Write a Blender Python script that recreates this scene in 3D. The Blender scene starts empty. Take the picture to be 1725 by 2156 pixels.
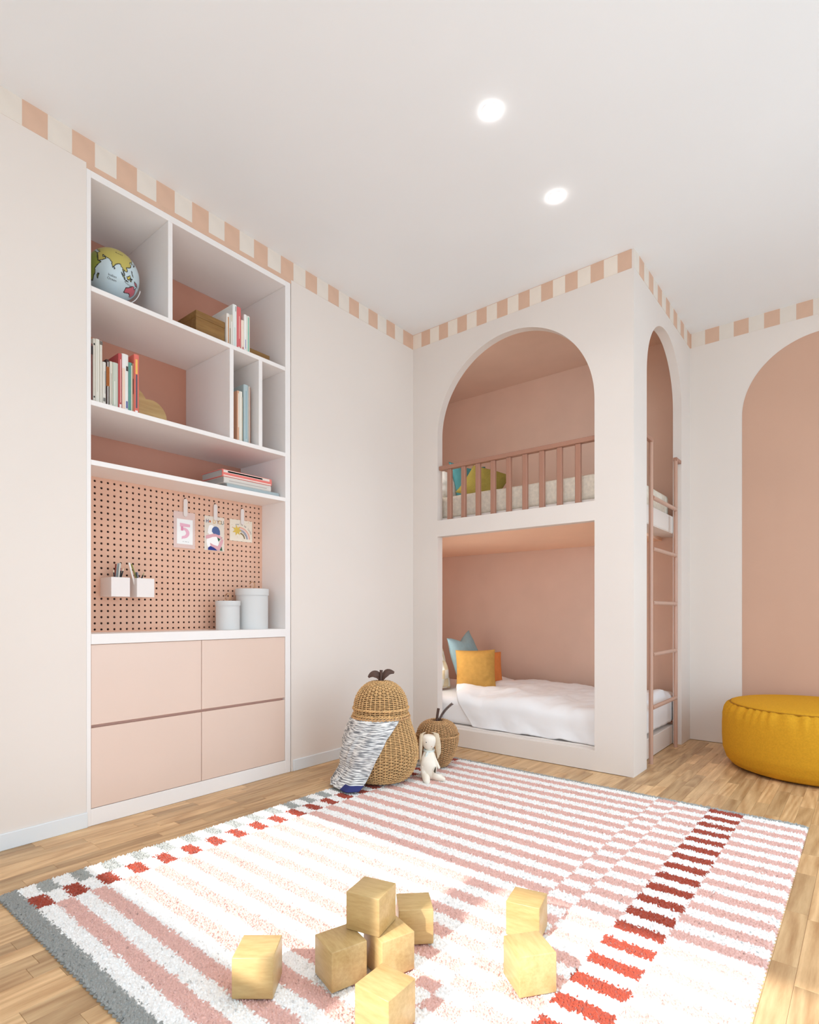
import bpy, bmesh, math, random
import numpy as np
from mathutils import Vector, Matrix, noise

random.seed(7)
rng = np.random.default_rng(11)
SC = bpy.context.scene
COL = SC.collection
PI = math.pi

def S(r, g, b):
    return tuple((c / 255 / 12.92) if c / 255 <= 0.04045 else ((c / 255 + 0.055) / 1.055) ** 2.4 for c in (r, g, b))

# ------------------------------------------------------------------ camera, sky, sun, exposure
W, YB, HC, HB = 1.5475, 1.2387, 2.893, 0.102      # bunk width, back wall, ceiling height, border height
XR, YF = 3.95, -4.2                              # right wall, front wall (behind the camera)
cd = bpy.data.cameras.new('camera')
cam = bpy.data.objects.new('camera', cd)
COL.objects.link(cam)
cam.location = (2.5536, -3.1705, 0.9)
cam.rotation_euler = (PI / 2, 0, math.radians(39.21))
cd.sensor_fit = 'HORIZONTAL'
cd.sensor_width = 36.0
cd.lens = 1192.77 * 36 / 1725
cd.shift_y = (1290.6 - 1078) / 1725
cd.clip_start = 0.02
SC.camera = cam

wd = bpy.data.worlds.new('sky'); SC.world = wd
wd.use_nodes = True
bg = wd.node_tree.nodes['Background']
bg.inputs[0].default_value = (0.68, 0.86, 1.0, 1)
bg.inputs[1].default_value = 3.0

sd = bpy.data.lights.new('sun', 'SUN')
sun = bpy.data.objects.new('sun', sd); COL.objects.link(sun)
sd.energy = 6.4
sd.angle = math.radians(0.9)
sd.color = (1.0, 0.98, 0.95)
SUN_EL, SUN_AZ = math.radians(34), math.radians(2.0)     # azimuth measured from +Y towards +X
sdir = Vector((math.cos(SUN_EL) * math.sin(SUN_AZ), math.cos(SUN_EL) * math.cos(SUN_AZ), -math.sin(SUN_EL)))
sun.rotation_euler = sdir.to_track_quat('-Z', 'Y').to_euler()

# sky portals in the two window openings
def portal(name, loc, rot, sx, sy):
    l = bpy.data.lights.new(name, 'AREA'); l.shape = 'RECTANGLE'; l.size = sx; l.size_y = sy
    l.cycles.is_portal = True
    o = bpy.data.objects.new(name, l); o.location = loc; o.rotation_euler = rot; COL.objects.link(o)
WR = (-3.4, 0.75, 0.05, 2.10)                  # unseen right window, added for its daylight: y0 y1 z0 z1
WF = (0.33, 3.4, 1.275, 1.868)                 # front ribbon window: x0 x1 z0 z1
WG = (1.6, 3.6, 0.06, 1.18)                    # unseen low front opening, added for sun bounce off the floor
portal('window_portal', (XR + 0.03, (WR[0] + WR[1]) / 2, (WR[2] + WR[3]) / 2), (PI / 2, 0, PI / 2), WR[1] - WR[0], WR[3] - WR[2])
portal('window_portal', ((WF[0] + WF[1]) / 2, YF - 0.03, (WF[2] + WF[3]) / 2), (-PI / 2, PI, 0), WF[1] - WF[0], WF[3] - WF[2])
portal('window_portal', ((WG[0] + WG[1]) / 2, YF - 0.03, (WG[2] + WG[3]) / 2), (-PI / 2, PI, 0), WG[1] - WG[0], WG[3] - WG[2])

vs = SC.view_settings
vs.view_transform = 'Standard'; vs.look = 'None'; vs.gamma = 1.0; vs.use_curve_mapping = False
vs.exposure = 0.13
FILL_GLOW = 38.0         # glow of unseen fill strips added to brighten the bunk inside
SC.cycles.max_bounces = 10
SC.cycles.diffuse_bounces = 7
SC.cycles.glossy_bounces = 3
SC.cycles.use_denoising = True
SC.cycles.sample_clamp_indirect = 6.0
SC.cycles.caustics_reflective = False
SC.cycles.caustics_refractive = False

# ------------------------------------------------------------------ materials
def mat(name, col, rough=0.6, var=0.0, vscale=6.0, bump=0.0, bscale=200.0, spec=0.4, sheen=0.0, emit=None, metal=0.0, stretch=None):
    m = bpy.data.materials.new(name); m.use_nodes = True
    nt = m.node_tree; b = nt.nodes['Principled BSDF']
    b.inputs['Base Color'].default_value = (*col, 1)
    b.inputs['Roughness'].default_value = rough
    b.inputs['Specular IOR Level'].default_value = spec
    b.inputs['Metallic'].default_value = metal
    if sheen:
        b.inputs['Sheen Weight'].default_value = sheen; b.inputs['Sheen Tint'].default_value = (*[min(1, c * 1.15) for c in col], 1)
    if emit:
        b.inputs['Emission Color'].default_value = (*emit[0], 1); b.inputs['Emission Strength'].default_value = emit[1]
    if var or bump:
        tc = nt.nodes.new('ShaderNodeTexCoord'); mp = nt.nodes.new('ShaderNodeMapping')
        nt.links.new(tc.outputs['Object'], mp.inputs[0])
        if stretch: mp.inputs['Scale'].default_value = stretch
    if var:
        n = nt.nodes.new('ShaderNodeTexNoise'); n.inputs['Scale'].default_value = vscale; n.inputs['Detail'].default_value = 5
        nt.links.new(mp.outputs[0], n.inputs['Vector'])
        mr = nt.nodes.new('ShaderNodeMapRange'); mr.inputs['From Min'].default_value = 0.3; mr.inputs['From Max'].default_value = 0.7
        mr.inputs['To Min'].default_value = 1 - var; mr.inputs['To Max'].default_value = 1 + var
        nt.links.new(n.outputs['Fac'], mr.inputs['Value'])
        mx = nt.nodes.new('ShaderNodeVectorMath'); mx.operation = 'SCALE'; mx.inputs[0].default_value = col
        nt.links.new(mr.outputs[0], mx.inputs['Scale']); nt.links.new(mx.outputs[0], b.inputs['Base Color'])
    if bump:
        n2 = nt.nodes.new('ShaderNodeTexNoise'); n2.inputs['Scale'].default_value = bscale; n2.inputs['Detail'].default_value = 3
        nt.links.new(mp.outputs[0], n2.inputs['Vector'])
        bp = nt.nodes.new('ShaderNodeBump'); bp.inputs['Strength'].default_value = bump; bp.inputs['Distance'].default_value = 0.002
        nt.links.new(n2.outputs['Fac'], bp.inputs['Height']); nt.links.new(bp.outputs[0], b.inputs['Normal'])
    return m

def wood(name, light, dark, rough=0.45, grain=(60, 60, 4), ring=14.0, rnd=0.0, tone=None, dist=3.0):
    """grain runs along local Z of the mapping (pass grain to squash)"""
    m = bpy.data.materials.new(name); m.use_nodes = True
    nt = m.node_tree; b = nt.nodes['Principled BSDF']; L = nt.links.new
    tc = nt.nodes.new('ShaderNodeTexCoord'); oi = nt.nodes.new('ShaderNodeObjectInfo')
    off = nt.nodes.new('ShaderNodeVectorMath'); off.operation = 'MULTIPLY_ADD'
    cmb = nt.nodes.new('ShaderNodeCombineXYZ')
    for i in range(3): L(oi.outputs['Random'], cmb.inputs[i])
    L(cmb.outputs[0], off.inputs[0]); off.inputs[1].default_value = (37.0, 53.0, 71.0); L(tc.outputs['Object'], off.inputs[2])
    mp = nt.nodes.new('ShaderNodeMapping'); mp.inputs['Scale'].default_value = grain; L(off.outputs[0], mp.inputs[0])
    n1 = nt.nodes.new('ShaderNodeTexNoise'); n1.inputs['Scale'].default_value = 1.0; n1.inputs['Detail'].default_value = 6; n1.inputs['Roughness'].default_value = 0.65
    L(mp.outputs[0], n1.inputs['Vector'])
    mp2 = nt.nodes.new('ShaderNodeMapping'); mp2.inputs['Scale'].default_value = tuple(g / 12 for g in grain); L(off.outputs[0], mp2.inputs[0])
    wv = nt.nodes.new('ShaderNodeTexNoise'); wv.inputs['Scale'].default_value = 1.0; wv.inputs['Detail'].default_value = 1.0
    L(mp2.outputs[0], wv.inputs['Vector'])
    ml = nt.nodes.new('ShaderNodeMath'); ml.operation = 'MULTIPLY'; ml.inputs[1].default_value = ring; L(wv.outputs['Fac'], ml.inputs[0])
    fr = nt.nodes.new('ShaderNodeMath'); fr.operation = 'PINGPONG'; fr.inputs[1].default_value = 0.5; L(ml.outputs[0], fr.inputs[0])
    pw = nt.nodes.new('ShaderNodeMath'); pw.operation = 'MULTIPLY_ADD'; L(fr.outputs[0], pw.inputs[0]); pw.inputs[1].default_value = 0.55; L(n1.outputs['Fac'], pw.inputs[2])
    mr = nt.nodes.new('ShaderNodeMapRange'); mr.inputs['From Min'].default_value = 0.35; mr.inputs['From Max'].default_value = 0.95; L(pw.outputs[0], mr.inputs['Value'])
    cr = nt.nodes.new('ShaderNodeMix'); cr.data_type = 'RGBA'
    cr.inputs[6].default_value = (*dark, 1); cr.inputs[7].default_value = (*light, 1); L(mr.outputs[0], cr.inputs[0])
    outc = cr.outputs[2]
    if rnd:
        m2 = nt.nodes.new('ShaderNodeMapRange'); m2.inputs['To Min'].default_value = 1 - rnd; m2.inputs['To Max'].default_value = 1 + rnd * 0.5
        L(oi.outputs['Random'], m2.inputs['Value'])
        sc = nt.nodes.new('ShaderNodeVectorMath'); sc.operation = 'SCALE'; L(outc, sc.inputs[0]); L(m2.outputs[0], sc.inputs['Scale']); outc = sc.outputs[0]
    L(outc, b.inputs['Base Color']); b.inputs['Roughness'].default_value = rough; b.inputs['Specular IOR Level'].default_value = 0.35
    bp = nt.nodes.new('ShaderNodeBump'); bp.inputs['Strength'].default_value = 0.12; bp.inputs['Distance'].default_value = 0.001
    L(n1.outputs['Fac'], bp.inputs['Height']); L(bp.outputs[0], b.inputs['Normal'])
    return m

def attr_mat(name, rough=0.9, attr='Col', spec=0.1, sheen=0.0):
    m = bpy.data.materials.new(name); m.use_nodes = True
    nt = m.node_tree; b = nt.nodes['Principled BSDF']
    a = nt.nodes.new('ShaderNodeAttribute'); a.attribute_name = attr
    nt.links.new(a.outputs['Color'], b.inputs['Base Color'])
    b.inputs['Roughness'].default_value = rough; b.inputs['Specular IOR Level'].default_value = spec
    if sheen: b.inputs['Sheen Weight'].default_value = sheen
    return m

M = {}
M['wall'] = mat('wall_paint', S(229, 219, 211), 0.75, 0.012, 2.0, 0.04, 160, spec=0.25)
M['ceil'] = mat('ceiling_paint', S(234, 235, 236), 0.85, 0.01, 2.0, spec=0.15)
M['bunkpaint'] = mat('bunk_paint', S(226, 217, 210), 0.6, 0.012, 3.0, 0.03, 160, spec=0.3)
M['skirting'] = mat('baseboard_paint', S(226, 230, 233), 0.45)
M['white'] = mat('cabinet_white', S(238, 233, 230), 0.45, 0.012, 4.0, spec=0.35)
M['pink'] = mat('pink_paint', S(222, 190, 171), 0.65, 0.03, 4.0, spec=0.2)
M['peach'] = mat('peach_ceiling_paint', S(252, 212, 184), 0.6, 0.02, 3.0, spec=0.2)
M['arch'] = mat('arch_paint', S(204, 165, 143), 0.7, 0.03, 1.6, spec=0.2)
M['backpink'] = mat('cabinet_back_pink', S(196, 140, 118), 0.65, 0.03, 4.0, spec=0.2)
M['peg'] = mat('pegboard_pink', S(220, 176, 152), 0.55, 0.015, 5.0, spec=0.25)
M['drawer'] = mat('drawer_pink', S(224, 199, 184), 0.30, 0.015, 2.0, spec=0.45)
M['groove'] = mat('drawer_groove', S(205, 165, 150), 0.5)
M['border'] = mat('border_peach', S(216, 180, 156), 0.75, 0.03, 14.0)
M['bordertan'] = mat('border_tan', S(228, 218, 207), 0.75, 0.02, 14.0)
M['bordercream'] = mat('border_cream', S(236, 224, 211), 0.75, 0.02, 14.0)
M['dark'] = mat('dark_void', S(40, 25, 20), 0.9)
M['rail'] = mat('rail_paint', S(168, 122, 102), 0.4, spec=0.4)
M['copper'] = mat('ladder_paint', S(190, 150, 130), 0.32, spec=0.55)
M['floorbase'] = wood('oak_floor', S(222, 188, 144), S(176, 138, 98), 0.4, (50, 3, 50), 10.0)
M['plank'] = wood('oak_plank', S(228, 192, 145), S(172, 130, 88), 0.38, (46, 4, 46), 20.0, rnd=0.30)
M['block'] = wood('beech_block', S(204, 174, 122), S(176, 142, 90), 0.35, (22, 110, 110), 3.0, rnd=0.06)
M['boxwood'] = wood('dark_box_wood', S(158, 118, 66), S(122, 86, 44), 0.5, (90, 8, 90), 6.0)
M['cloudwood'] = wood('cloud_wood', S(206, 172, 118), S(178, 142, 92), 0.5, (90, 6, 60), 6.0)
M['sheet'] = mat('white_bedding', S(238, 237, 238), 0.85, 0.0, sheen=0.2, bump=0.08, bscale=600, spec=0.1)
M['quilt'] = mat('cream_quilt', S(226, 217, 202), 0.9, 0.10, 45.0, 0.7, 120, spec=0.1)
M['ochre'] = mat('ochre_linen', S(188, 142, 74), 0.9, 0.07, 40.0, 0.35, 500, sheen=0.2, spec=0.1)
M['orange'] = mat('orange_linen', S(206, 122, 66), 0.9, 0.05, 40.0, 0.2, 500, spec=0.1)
M['blue'] = mat('blue_linen', S(146, 172, 178), 0.9, 0.06, 40.0, 0.35, 500, sheen=0.2, spec=0.1)
M['teal'] = mat('teal_linen', S(72, 124, 128), 0.9, 0.06, 40.0, 0.35, 500, spec=0.1)
M['olive'] = mat('olive_linen', S(142, 126, 62), 0.95, 0.10, 90.0, 0.6, 300, spec=0.1)
M['greypillow'] = mat('grey_linen', S(218, 216, 212), 0.9, 0.04, 40.0, 0.3, 500, spec=0.1)
M['wicker'] = mat('straw_wicker', S(208, 168, 116), 0.6, 0.25, 60.0, spec=0.35)
M['wicker2'] = mat('brown_wicker', S(196, 154, 108), 0.6, 0.22, 60.0, spec=0.35)
M['wickerin'] = mat('wicker_inside', S(58, 34, 20), 0.95)  # dark brown standing in for shade between the strands
M['bark'] = mat('dark_leather', S(82, 58, 48), 0.55, 0.12, 60.0, 0.3, 200)
M['bunny'] = mat('bunny_cloth', S(238, 230, 216), 0.95, 0.02, 60.0, 0.3, 700, sheen=0.3, spec=0.05)
M['bunnyear'] = mat('bunny_ear_lining', S(206, 188, 162), 0.95, 0.06, 60.0, 0.3, 700, spec=0.05)
M['scarf'] = mat('pale_blue_scarf', S(216, 222, 216), 0.95, 0.14, 90.0, 0.3, 500, spec=0.05)
M['black'] = mat('black_print', S(30, 28, 30), 0.7)
M['pouf'] = mat('mustard_velvet', S(205, 150, 40), 0.85, 0.08, 120.0, 0.3, 900, sheen=0.25, spec=0.1)
M['poufseam'] = mat('mustard_seam', S(170, 116, 18), 0.9)
M['pot'] = mat('warm_white_metal', S(232, 224, 220), 0.5)
M['canister'] = mat('pale_grey_card', S(208, 208, 207), 0.7, 0.01, 10.0)
M['leather'] = mat('tan_leather', S(196, 148, 112), 0.55)
M['clip'] = mat('clip_wood_white', S(226, 216, 211), 0.6)
M['lampglow'] = mat('lamp_glow', (1, 1, 1), 0.5, emit=((1.0, 0.98, 0.96), 50.0))
M['lampring'] = mat('lamp_ring', S(228, 224, 220), 0.4)
M['pages'] = mat('book_pages', S(232, 226, 212), 0.9, 0.05, 300.0)
M['rug'] = attr_mat('rug_pile', 0.95, spec=0.05, sheen=0.15)
M['globe'] = attr_mat('globe_print', 0.3, spec=0.5)
_cm = {}
def cmat(r, g, b, rough=0.6):
    k = (r, g, b, rough)
    if k not in _cm: _cm[k] = mat('colour_%d_%d_%d' % (r, g, b), S(r, g, b), rough)
    return _cm[k]

# ------------------------------------------------------------------ object helpers
MW = {}
def link(o, parent=None, mw=None):
    COL.objects.link(o)
    if parent is not None: o.parent = parent
    MW[o] = mw if mw is not None else Matrix()
def thing(name, label, cat, loc=(0, 0, 0), group=None, rz=0.0, rot=None):
    o = bpy.data.objects.new(name, None); o.empty_display_size = 0.05
    o.location = loc; o.rotation_euler = rot if rot else (0, 0, rz)
    link(o, None, Matrix.Translation(loc) @ o.rotation_euler.to_matrix().to_4x4())
    o['label'] = label; o['category'] = cat
    if group: o['group'] = group
    return o
def tag(o, label, cat, group=None):
    o['label'] = label; o['category'] = cat
    if group: o['group'] = group
    return o
def mesh_of(name, verts, faces, m, smooth=None):
    me = bpy.data.meshes.new(name)
    me.from_pydata([tuple(v) for v in verts], [], [tuple(f) for f in faces])
    me.update()
    if m is not None: me.materials.append(m)
    if smooth is not None: smooth_mesh(me, smooth)
    return me
def smooth_mesh(me, ang=35):
    me.polygons.foreach_set('use_smooth', [True] * len(me.polygons))
    if ang < 180: me.set_sharp_from_angle(angle=math.radians(ang))
def add(name, me, parent=None, local=False):
    """link a mesh given in world coordinates under parent (vertices moved to the parent's space)"""
    o = bpy.data.objects.new(name, me)
    if parent is not None and not local:
        me.transform(MW[parent].inverted())
    link(o, parent, MW[parent].copy() if parent is not None else Matrix())
    return o
def bm_mesh(bm, m, smooth=None, name='m'):
    me = bpy.data.meshes.new(name); bm.normal_update(); bm.to_mesh(me); bm.free()
    if m is not None: me.materials.append(m)
    if smooth is not None: smooth_mesh(me, smooth)
    return me
def box_bm(bm, x0, x1, y0, y1, z0, z1):
    v = [bm.verts.new(p) for p in ((x0, y0, z0), (x1, y0, z0), (x1, y1, z0), (x0, y1, z0), (x0, y0, z1), (x1, y0, z1), (x1, y1, z1), (x0, y1, z1))]
    for f in ((0, 3, 2, 1), (4, 5, 6, 7), (0, 1, 5, 4), (1, 2, 6, 5), (2, 3, 7, 6), (3, 0, 4, 7)): bm.faces.new([v[i] for i in f])
def box(x0, x1, y0, y1, z0, z1, m, bev=0.0, seg=2):
    bm = bmesh.new(); box_bm(bm, x0, x1, y0, y1, z0, z1)
    if bev: bmesh.ops.bevel(bm, geom=bm.edges[:], offset=bev, segments=seg, affect='EDGES', profile=0.5)
    return bm_mesh(bm, m, 50 if bev and seg > 1 else None)
def boxes(lst, m, bev=0.0):
    bm = bmesh.new()
    for b in lst: box_bm(bm, *b)
    if bev: bmesh.ops.bevel(bm, geom=bm.edges[:], offset=bev, segments=1, affect='EDGES')
    return bm_mesh(bm, m)
def tube(path, rad, m, n=10, caps=True, smooth=60):
    path = [Vector(p) for p in path]
    if not hasattr(rad, '__len__'): rad = [rad] * len(path)
    V, F = [], []
    t0 = (path[1] - path[0]).normalized()
    a = Vector((0, 0, 1)) if abs(t0.z) < 0.9 else Vector((1, 0, 0))
    u = t0.cross(a).normalized()
    for i, p in enumerate(path):
        t = (path[min(i + 1, len(path) - 1)] - path[max(i - 1, 0)]).normalized()
        u = (u - t * u.dot(t)).normalized(); w = t.cross(u)
        for k in range(n):
            an = 2 * PI * k / n
            V.append(p + (u * math.cos(an) + w * math.sin(an)) * rad[i])
    for i in range(len(path) - 1):
        for k in range(n):
            F.append((i * n + k, i * n + (k + 1) % n, (i + 1) * n + (k + 1) % n, (i + 1) * n + k))
    if caps:
        F.append(tuple(range(n - 1, -1, -1))); F.append(tuple((len(path) - 1) * n + k for k in range(n)))
    return mesh_of('tube', V, F, m, smooth)
def lathe(prof, m, n=48, c=(0, 0, 0), smooth=40, caps=True):
    V, F = [], []
    for r, z in prof:
        for k in range(n):
            a = 2 * PI * k / n
            V.append((c[0] + r * math.cos(a), c[1] + r * math.sin(a), c[2] + z))
    for i in range(len(prof) - 1):
        for k in range(n):
            F.append((i * n + k, i * n + (k + 1) % n, (i + 1) * n + (k + 1) % n, (i + 1) * n + k))
    if caps:
        F.append(tuple(range(n - 1, -1, -1))); F.append(tuple((len(prof) - 1) * n + k for k in range(n)))
    return mesh_of('lathe', V, F, m, smooth)
def sheet2d(outer, holes, thick, m, to3d, smooth=30):
    """flat board with holes: 2D outline filled and extruded, then mapped by to3d(u,v,w) with w in 0..thick"""
    cu = bpy.data.curves.new('sheet', 'CURVE'); cu.dimensions = '2D'; cu.fill_mode = 'BOTH'; cu.extrude = thick / 2
    for pts in [outer] + holes:
        sp = cu.splines.new('POLY'); sp.points.add(len(pts) - 1); sp.use_cyclic_u = True
        for i, p in enumerate(pts): sp.points[i].co = (p[0], p[1], 0, 1)
    o = bpy.data.objects.new('tmp', cu); COL.objects.link(o)
    dg = bpy.context.evaluated_depsgraph_get()
    me = bpy.data.meshes.new_from_object(o.evaluated_get(dg))
    bpy.data.objects.remove(o); bpy.data.curves.remove(cu)
    bm = bmesh.new(); bm.from_mesh(me); bpy.data.meshes.remove(me)
    bmesh.ops.remove_doubles(bm, verts=bm.verts[:], dist=1e-5)
    for v in bm.verts: v.co = Vector(to3d(v.co.x, v.co.y, v.co.z + thick / 2))
    bmesh.ops.recalc_face_normals(bm, faces=bm.faces[:])
    return bm_mesh(bm, m, smooth)
def text_mesh(s, size, m, to3d, extrude=0.0, align='CENTER'):
    cu = bpy.data.curves.new('txt', 'FONT'); cu.body = s; cu.size = size; cu.align_x = align; cu.align_y = 'CENTER'; cu.extrude = extrude
    cu.resolution_u = 3
    o = bpy.data.objects.new('tmp', cu); COL.objects.link(o)
    dg = bpy.context.evaluated_depsgraph_get()
    me = bpy.data.meshes.new_from_object(o.evaluated_get(dg))
    bpy.data.objects.remove(o); bpy.data.curves.remove(cu)
    me.materials.clear(); me.materials.append(m)
    for v in me.vertices: v.co = Vector(to3d(v.co.x, v.co.y, v.co.z))
    return me
def arc(cx, cy, r, a0, a1, n):
    return [(cx + r * math.cos(math.radians(a0 + (a1 - a0) * i / n)), cy + r * math.sin(math.radians(a0 + (a1 - a0) * i / n))) for i in range(n + 1)]
def struct(name, me, label=None, cat=None):
    o = add(name, me); o['kind'] = 'structure'
    if label: o['label'] = label; o['category'] = cat
    return o

# ================================================================== THE SETTING
# floor with oak planks
floor = struct('floor', box(-0.95, XR + 0.1, YF - 0.1, YB + 0.1, -0.1, -0.003, M['floorbase']), 'light oak parquet strip floor of the whole room', 'floor')
RUG = (0.425, 2.345, -2.607, -0.285)
yaw = math.radians(39.21)
def project(x, y, z):
    dx, dy = x - cam.location.x, y - cam.location.y
    r = dx * math.cos(yaw) + dy * math.sin(yaw); f = -dx * math.sin(yaw) + dy * math.cos(yaw)
    if f < 0.05: return None
    return 862.5 + 1192.77 * r / f, 1290.6 - 1192.77 * (z - 0.9) / f, f
PW = 0.056
plens = [0.20, 0.26, 0.32, 0.38, 0.44]
pmesh = [box(-PW / 2 + 0.0002, PW / 2 - 0.0002, -l / 2 + 0.0002, l / 2 - 0.0002, -0.012, 0.0, M['plank'], 0.0007, 1) for l in plens]
cand = []
x = PW / 2
while x < 3.4:
    y = -3.3 - random.random() * 0.4
    while y < YB:
        k = random.randrange(5); l = plens[k]
        if y + l > YB: break
        yc = y + l / 2; y += l
        if x < W + 0.02 and yc + l / 2 > -0.0: 
            if x < W - 0.02: continue
        if RUG[0] + 0.035 < x < RUG[1] - 0.035 and yc - l / 2 > RUG[2] + 0.01 and yc + l / 2 < RUG[3] - 0.01: continue
        ps = [project(x, yy, 0) for yy in (yc - l / 2, yc, yc + l / 2)]
        ps = [p for p in ps if p and -40 < p[0] < 1765 and p[1] < 2200]
        if ps: cand.append((min(p[2] for p in ps), x, yc, k))
    x += PW
cand.sort()
pfield = bmesh.new()
for i, (d, x, yc, k) in enumerate(cand):
    if i < 300:
        o = bpy.data.objects.new('plank', pmesh[k]); o.location = (x, yc, 0); link(o, floor)
    else:
        l = plens[k]
        box_bm(pfield, x - PW / 2 + .0006, x + PW / 2 - .0006, yc - l / 2 + .0006, yc + l / 2 - .0006, -0.012, 0)
if len(pfield.verts):
    o = add('plank_field', bm_mesh(pfield, M['plank']), floor); o['kind'] = 'stuff'

ceiling = struct('ceiling', box(-0.95, XR + 0.1, YF - 0.1, YB + 0.1, HC, HC + 0.1, M['ceil']), 'pale pinkish white painted ceiling', 'ceiling')
# left wall round the bookcase opening
CY0, CY1 = -2.186, -1.104
wall_left = struct('wall_left', boxes([(-0.12, 0, YF - 0.1, CY0, 0, HC), (-0.12, 0, CY1, 0.0, 0, HC), (-0.12, 0, CY0, CY1, 2.791, HC)], M['wall']), 'pale pink white wall left, round the built-in bookcase', 'wall')
wall_back = struct('wall_back', box(-0.95, XR + 0.1, YB, YB + 0.1, 0, HC, M['wall']), 'white back wall with a painted pink arch right of the bunk', 'wall')
alc = [(-0.86, -0.75, 0.0, YB, 0, HC), (-0.75, W - 0.056, YB - 0.012, YB, 0, HC), (-0.75, W - 0.056, 0.058, YB - 0.012, HC - 0.012, HC), (-0.75, -0.02, 0.0, 0.02, 0, HC)]
wall_alcove = struct('wall_alcove', boxes(alc, M['pink']), 'dusty pink painted walls inside the bunk alcove', 'wall')
wr = boxes([(XR, XR + 0.1, YF - 0.1, WR[0], 0, HC), (XR, XR + 0.1, WR[1], YB + 0.1, 0, HC), (XR, XR + 0.1, WR[0], WR[1], 0, WR[2]), (XR, XR + 0.1, WR[0], WR[1], WR[3], HC)], M['wall'])
wall_right = struct('wall_right', wr, 'white wall with the big window, right of the camera', 'wall')
wf = boxes([(-0.1, WF[0], YF - 0.1, YF, 0, HC), (WF[1], XR, YF - 0.1, YF, WF[2], HC), (WG[1], XR, YF - 0.1, YF, 0, WF[2]), (WF[0], WG[0], YF - 0.1, YF, 0, WF[2]), (WG[0], WG[1], YF - 0.1, YF, 0, WG[2]), (WG[0], WG[1], YF - 0.1, YF, WG[3], WF[2]), (WF[0], WF[1], YF - 0.1, YF, WF[3], HC)], M['wall'])
wall_front = struct('wall_front', wf, 'white wall with a ribbon window behind the camera', 'wall')
def bars(lst): return boxes(lst, M['skirting'])
fr = 0.03
struct('window_1', bars([(XR, XR + .06, WR[0], WR[0] + fr, WR[2], WR[3]), (XR, XR + .06, WR[1] - fr, WR[1], WR[2], WR[3]), (XR, XR + .06, WR[0], WR[1], WR[2], WR[2] + fr), (XR, XR + .06, WR[0], WR[1], WR[3] - fr, WR[3]), (XR, XR + .06, -1.34, -1.31, WR[2], WR[3])]), 'white frame of the big window in the right wall', 'window')
struct('window_2', bars([(WF[0] - .02, WF[0], YF - .08, YF, WF[2] - .02, WF[3] + .02), (WF[1], WF[1] + .02, YF - .08, YF, WF[2] - .02, WF[3] + .02), (WF[0], WF[1], YF - .08, YF, WF[2] - .02, WF[2]), (WF[0], WF[1], YF - .08, YF, WF[3], WF[3] + .02), (1.41, 1.545, YF - .08, YF, WF[2], WF[3])]), 'white frame of the ribbon window in the front wall', 'window')  # broad mullion added to throw shade on the stacked blocks
# baseboards
struct('baseboard_left', box(0.0, 0.009, YF, CY0 + 0.003, 0, 0.064, M['skirting'], 0.002, 1), 'pale grey baseboard along the left wall before the bookcase', 'baseboard')
struct('baseboard_left', box(0.0, 0.009, CY1 + 0.012, -0.001, 0, 0.064, M['skirting'], 0.002, 1), 'pale grey baseboard between the bookcase and the bunk', 'baseboard')
# checked border: thin tiles on the walls
def tile_mesh(w, axis, m):
    t = 0.0016
    if axis == 'x': return box(0, t, 0, w, -HB, 0, m)           # on a plane x = const, runs along +y
    return box(0, w, -t, 0, -HB, 0, m)                          # on a plane y = const facing -y, runs along +x
U = 0.0887
tl = {c: tile_mesh(U, 'x', M[c]) for c in ('border', 'bordertan')}
ty = {c: tile_mesh(U, 'y', M[c]) for c in ('border', 'bordertan')}
def tile(me, loc, parent):
    o = bpy.data.objects.new('border_tile', me); o.location = loc; link(o, parent)
yv = -2.419 - 2 * U; k = 0
while yv + U < 0.012:
    tile(tl['border' if k % 2 == 0 else 'bordertan'], (0, yv, HC), wall_left); yv += U; k += 1
add('border_tile', box(0, 0.0016, yv, -0.001, HC - HB, HC, M['border']), wall_left)
add('border_tile', box(W + 0.001, W + 0.009, YB - 0.0016, YB, HC - HB, HC, M['border']), wall_back)
xv = W + 0.009; k = 0
while xv < 3.0:
    tile(ty['bordertan' if k % 2 == 0 else 'border'], (xv, YB, HC), wall_back); xv += U; k += 1
# painted arch on the back wall
AR, AX, AT = 0.445, 1.873, 2.682
pts = [(AX, 0.0), (AX + 2 * AR, 0.0)] + arc(AX + AR, AT - AR, AR, 0, 180, 64)
add('painted_arch', sheet2d(pts, [], 0.0015, M['arch'], lambda u, v, w: (u, YB - 0.0015 + w, v)), wall_back)

# downlights: two in view, the rest added out of view to brighten floor and walls
DL = [(1.383, -1.225, 'round glowing ceiling downlight nearer the bookcase, the larger looking of the two'),
      (1.383, -0.627, 'round glowing ceiling downlight nearer the bunk bed'),
      (1.383, -1.92, 'ceiling downlight above the middle of the rug, out of the picture'),
      (2.75, -0.627, 'ceiling downlight above the pouf, out of the picture'),
      (2.75, -1.225, 'second ceiling downlight of the right row, out of the picture')]
for i, (x, y, lab) in enumerate(DL):
    t = thing('downlight', lab, 'ceiling light', (x, y, HC), 'ceiling downlights')
    add('diffuser', lathe([(0.0300, 0), (0.0300, -0.002), (0.027, -0.006), (0.012, -0.008)], M['lampglow'], 40, (x, y, HC)), t)
    add('trim_ring', lathe([(0.0303, 0), (0.0350, 0), (0.0350, -0.0012), (0.0303, -0.0018)], M['lampring'], 40, (x, y, HC), caps=False), t)
    l = bpy.data.lights.new('downlight_beam', 'SPOT'); l.energy = 16.0 if i == 1 else 32.0; l.spot_size = math.radians(125); l.spot_blend = 1.0
    l.shadow_soft_size = 0.10; l.color = (0.97, 0.985, 1.0)
    o = bpy.data.objects.new('downlight_beam', l); o.location = (0, 0, -0.02); link(o, t)

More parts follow.
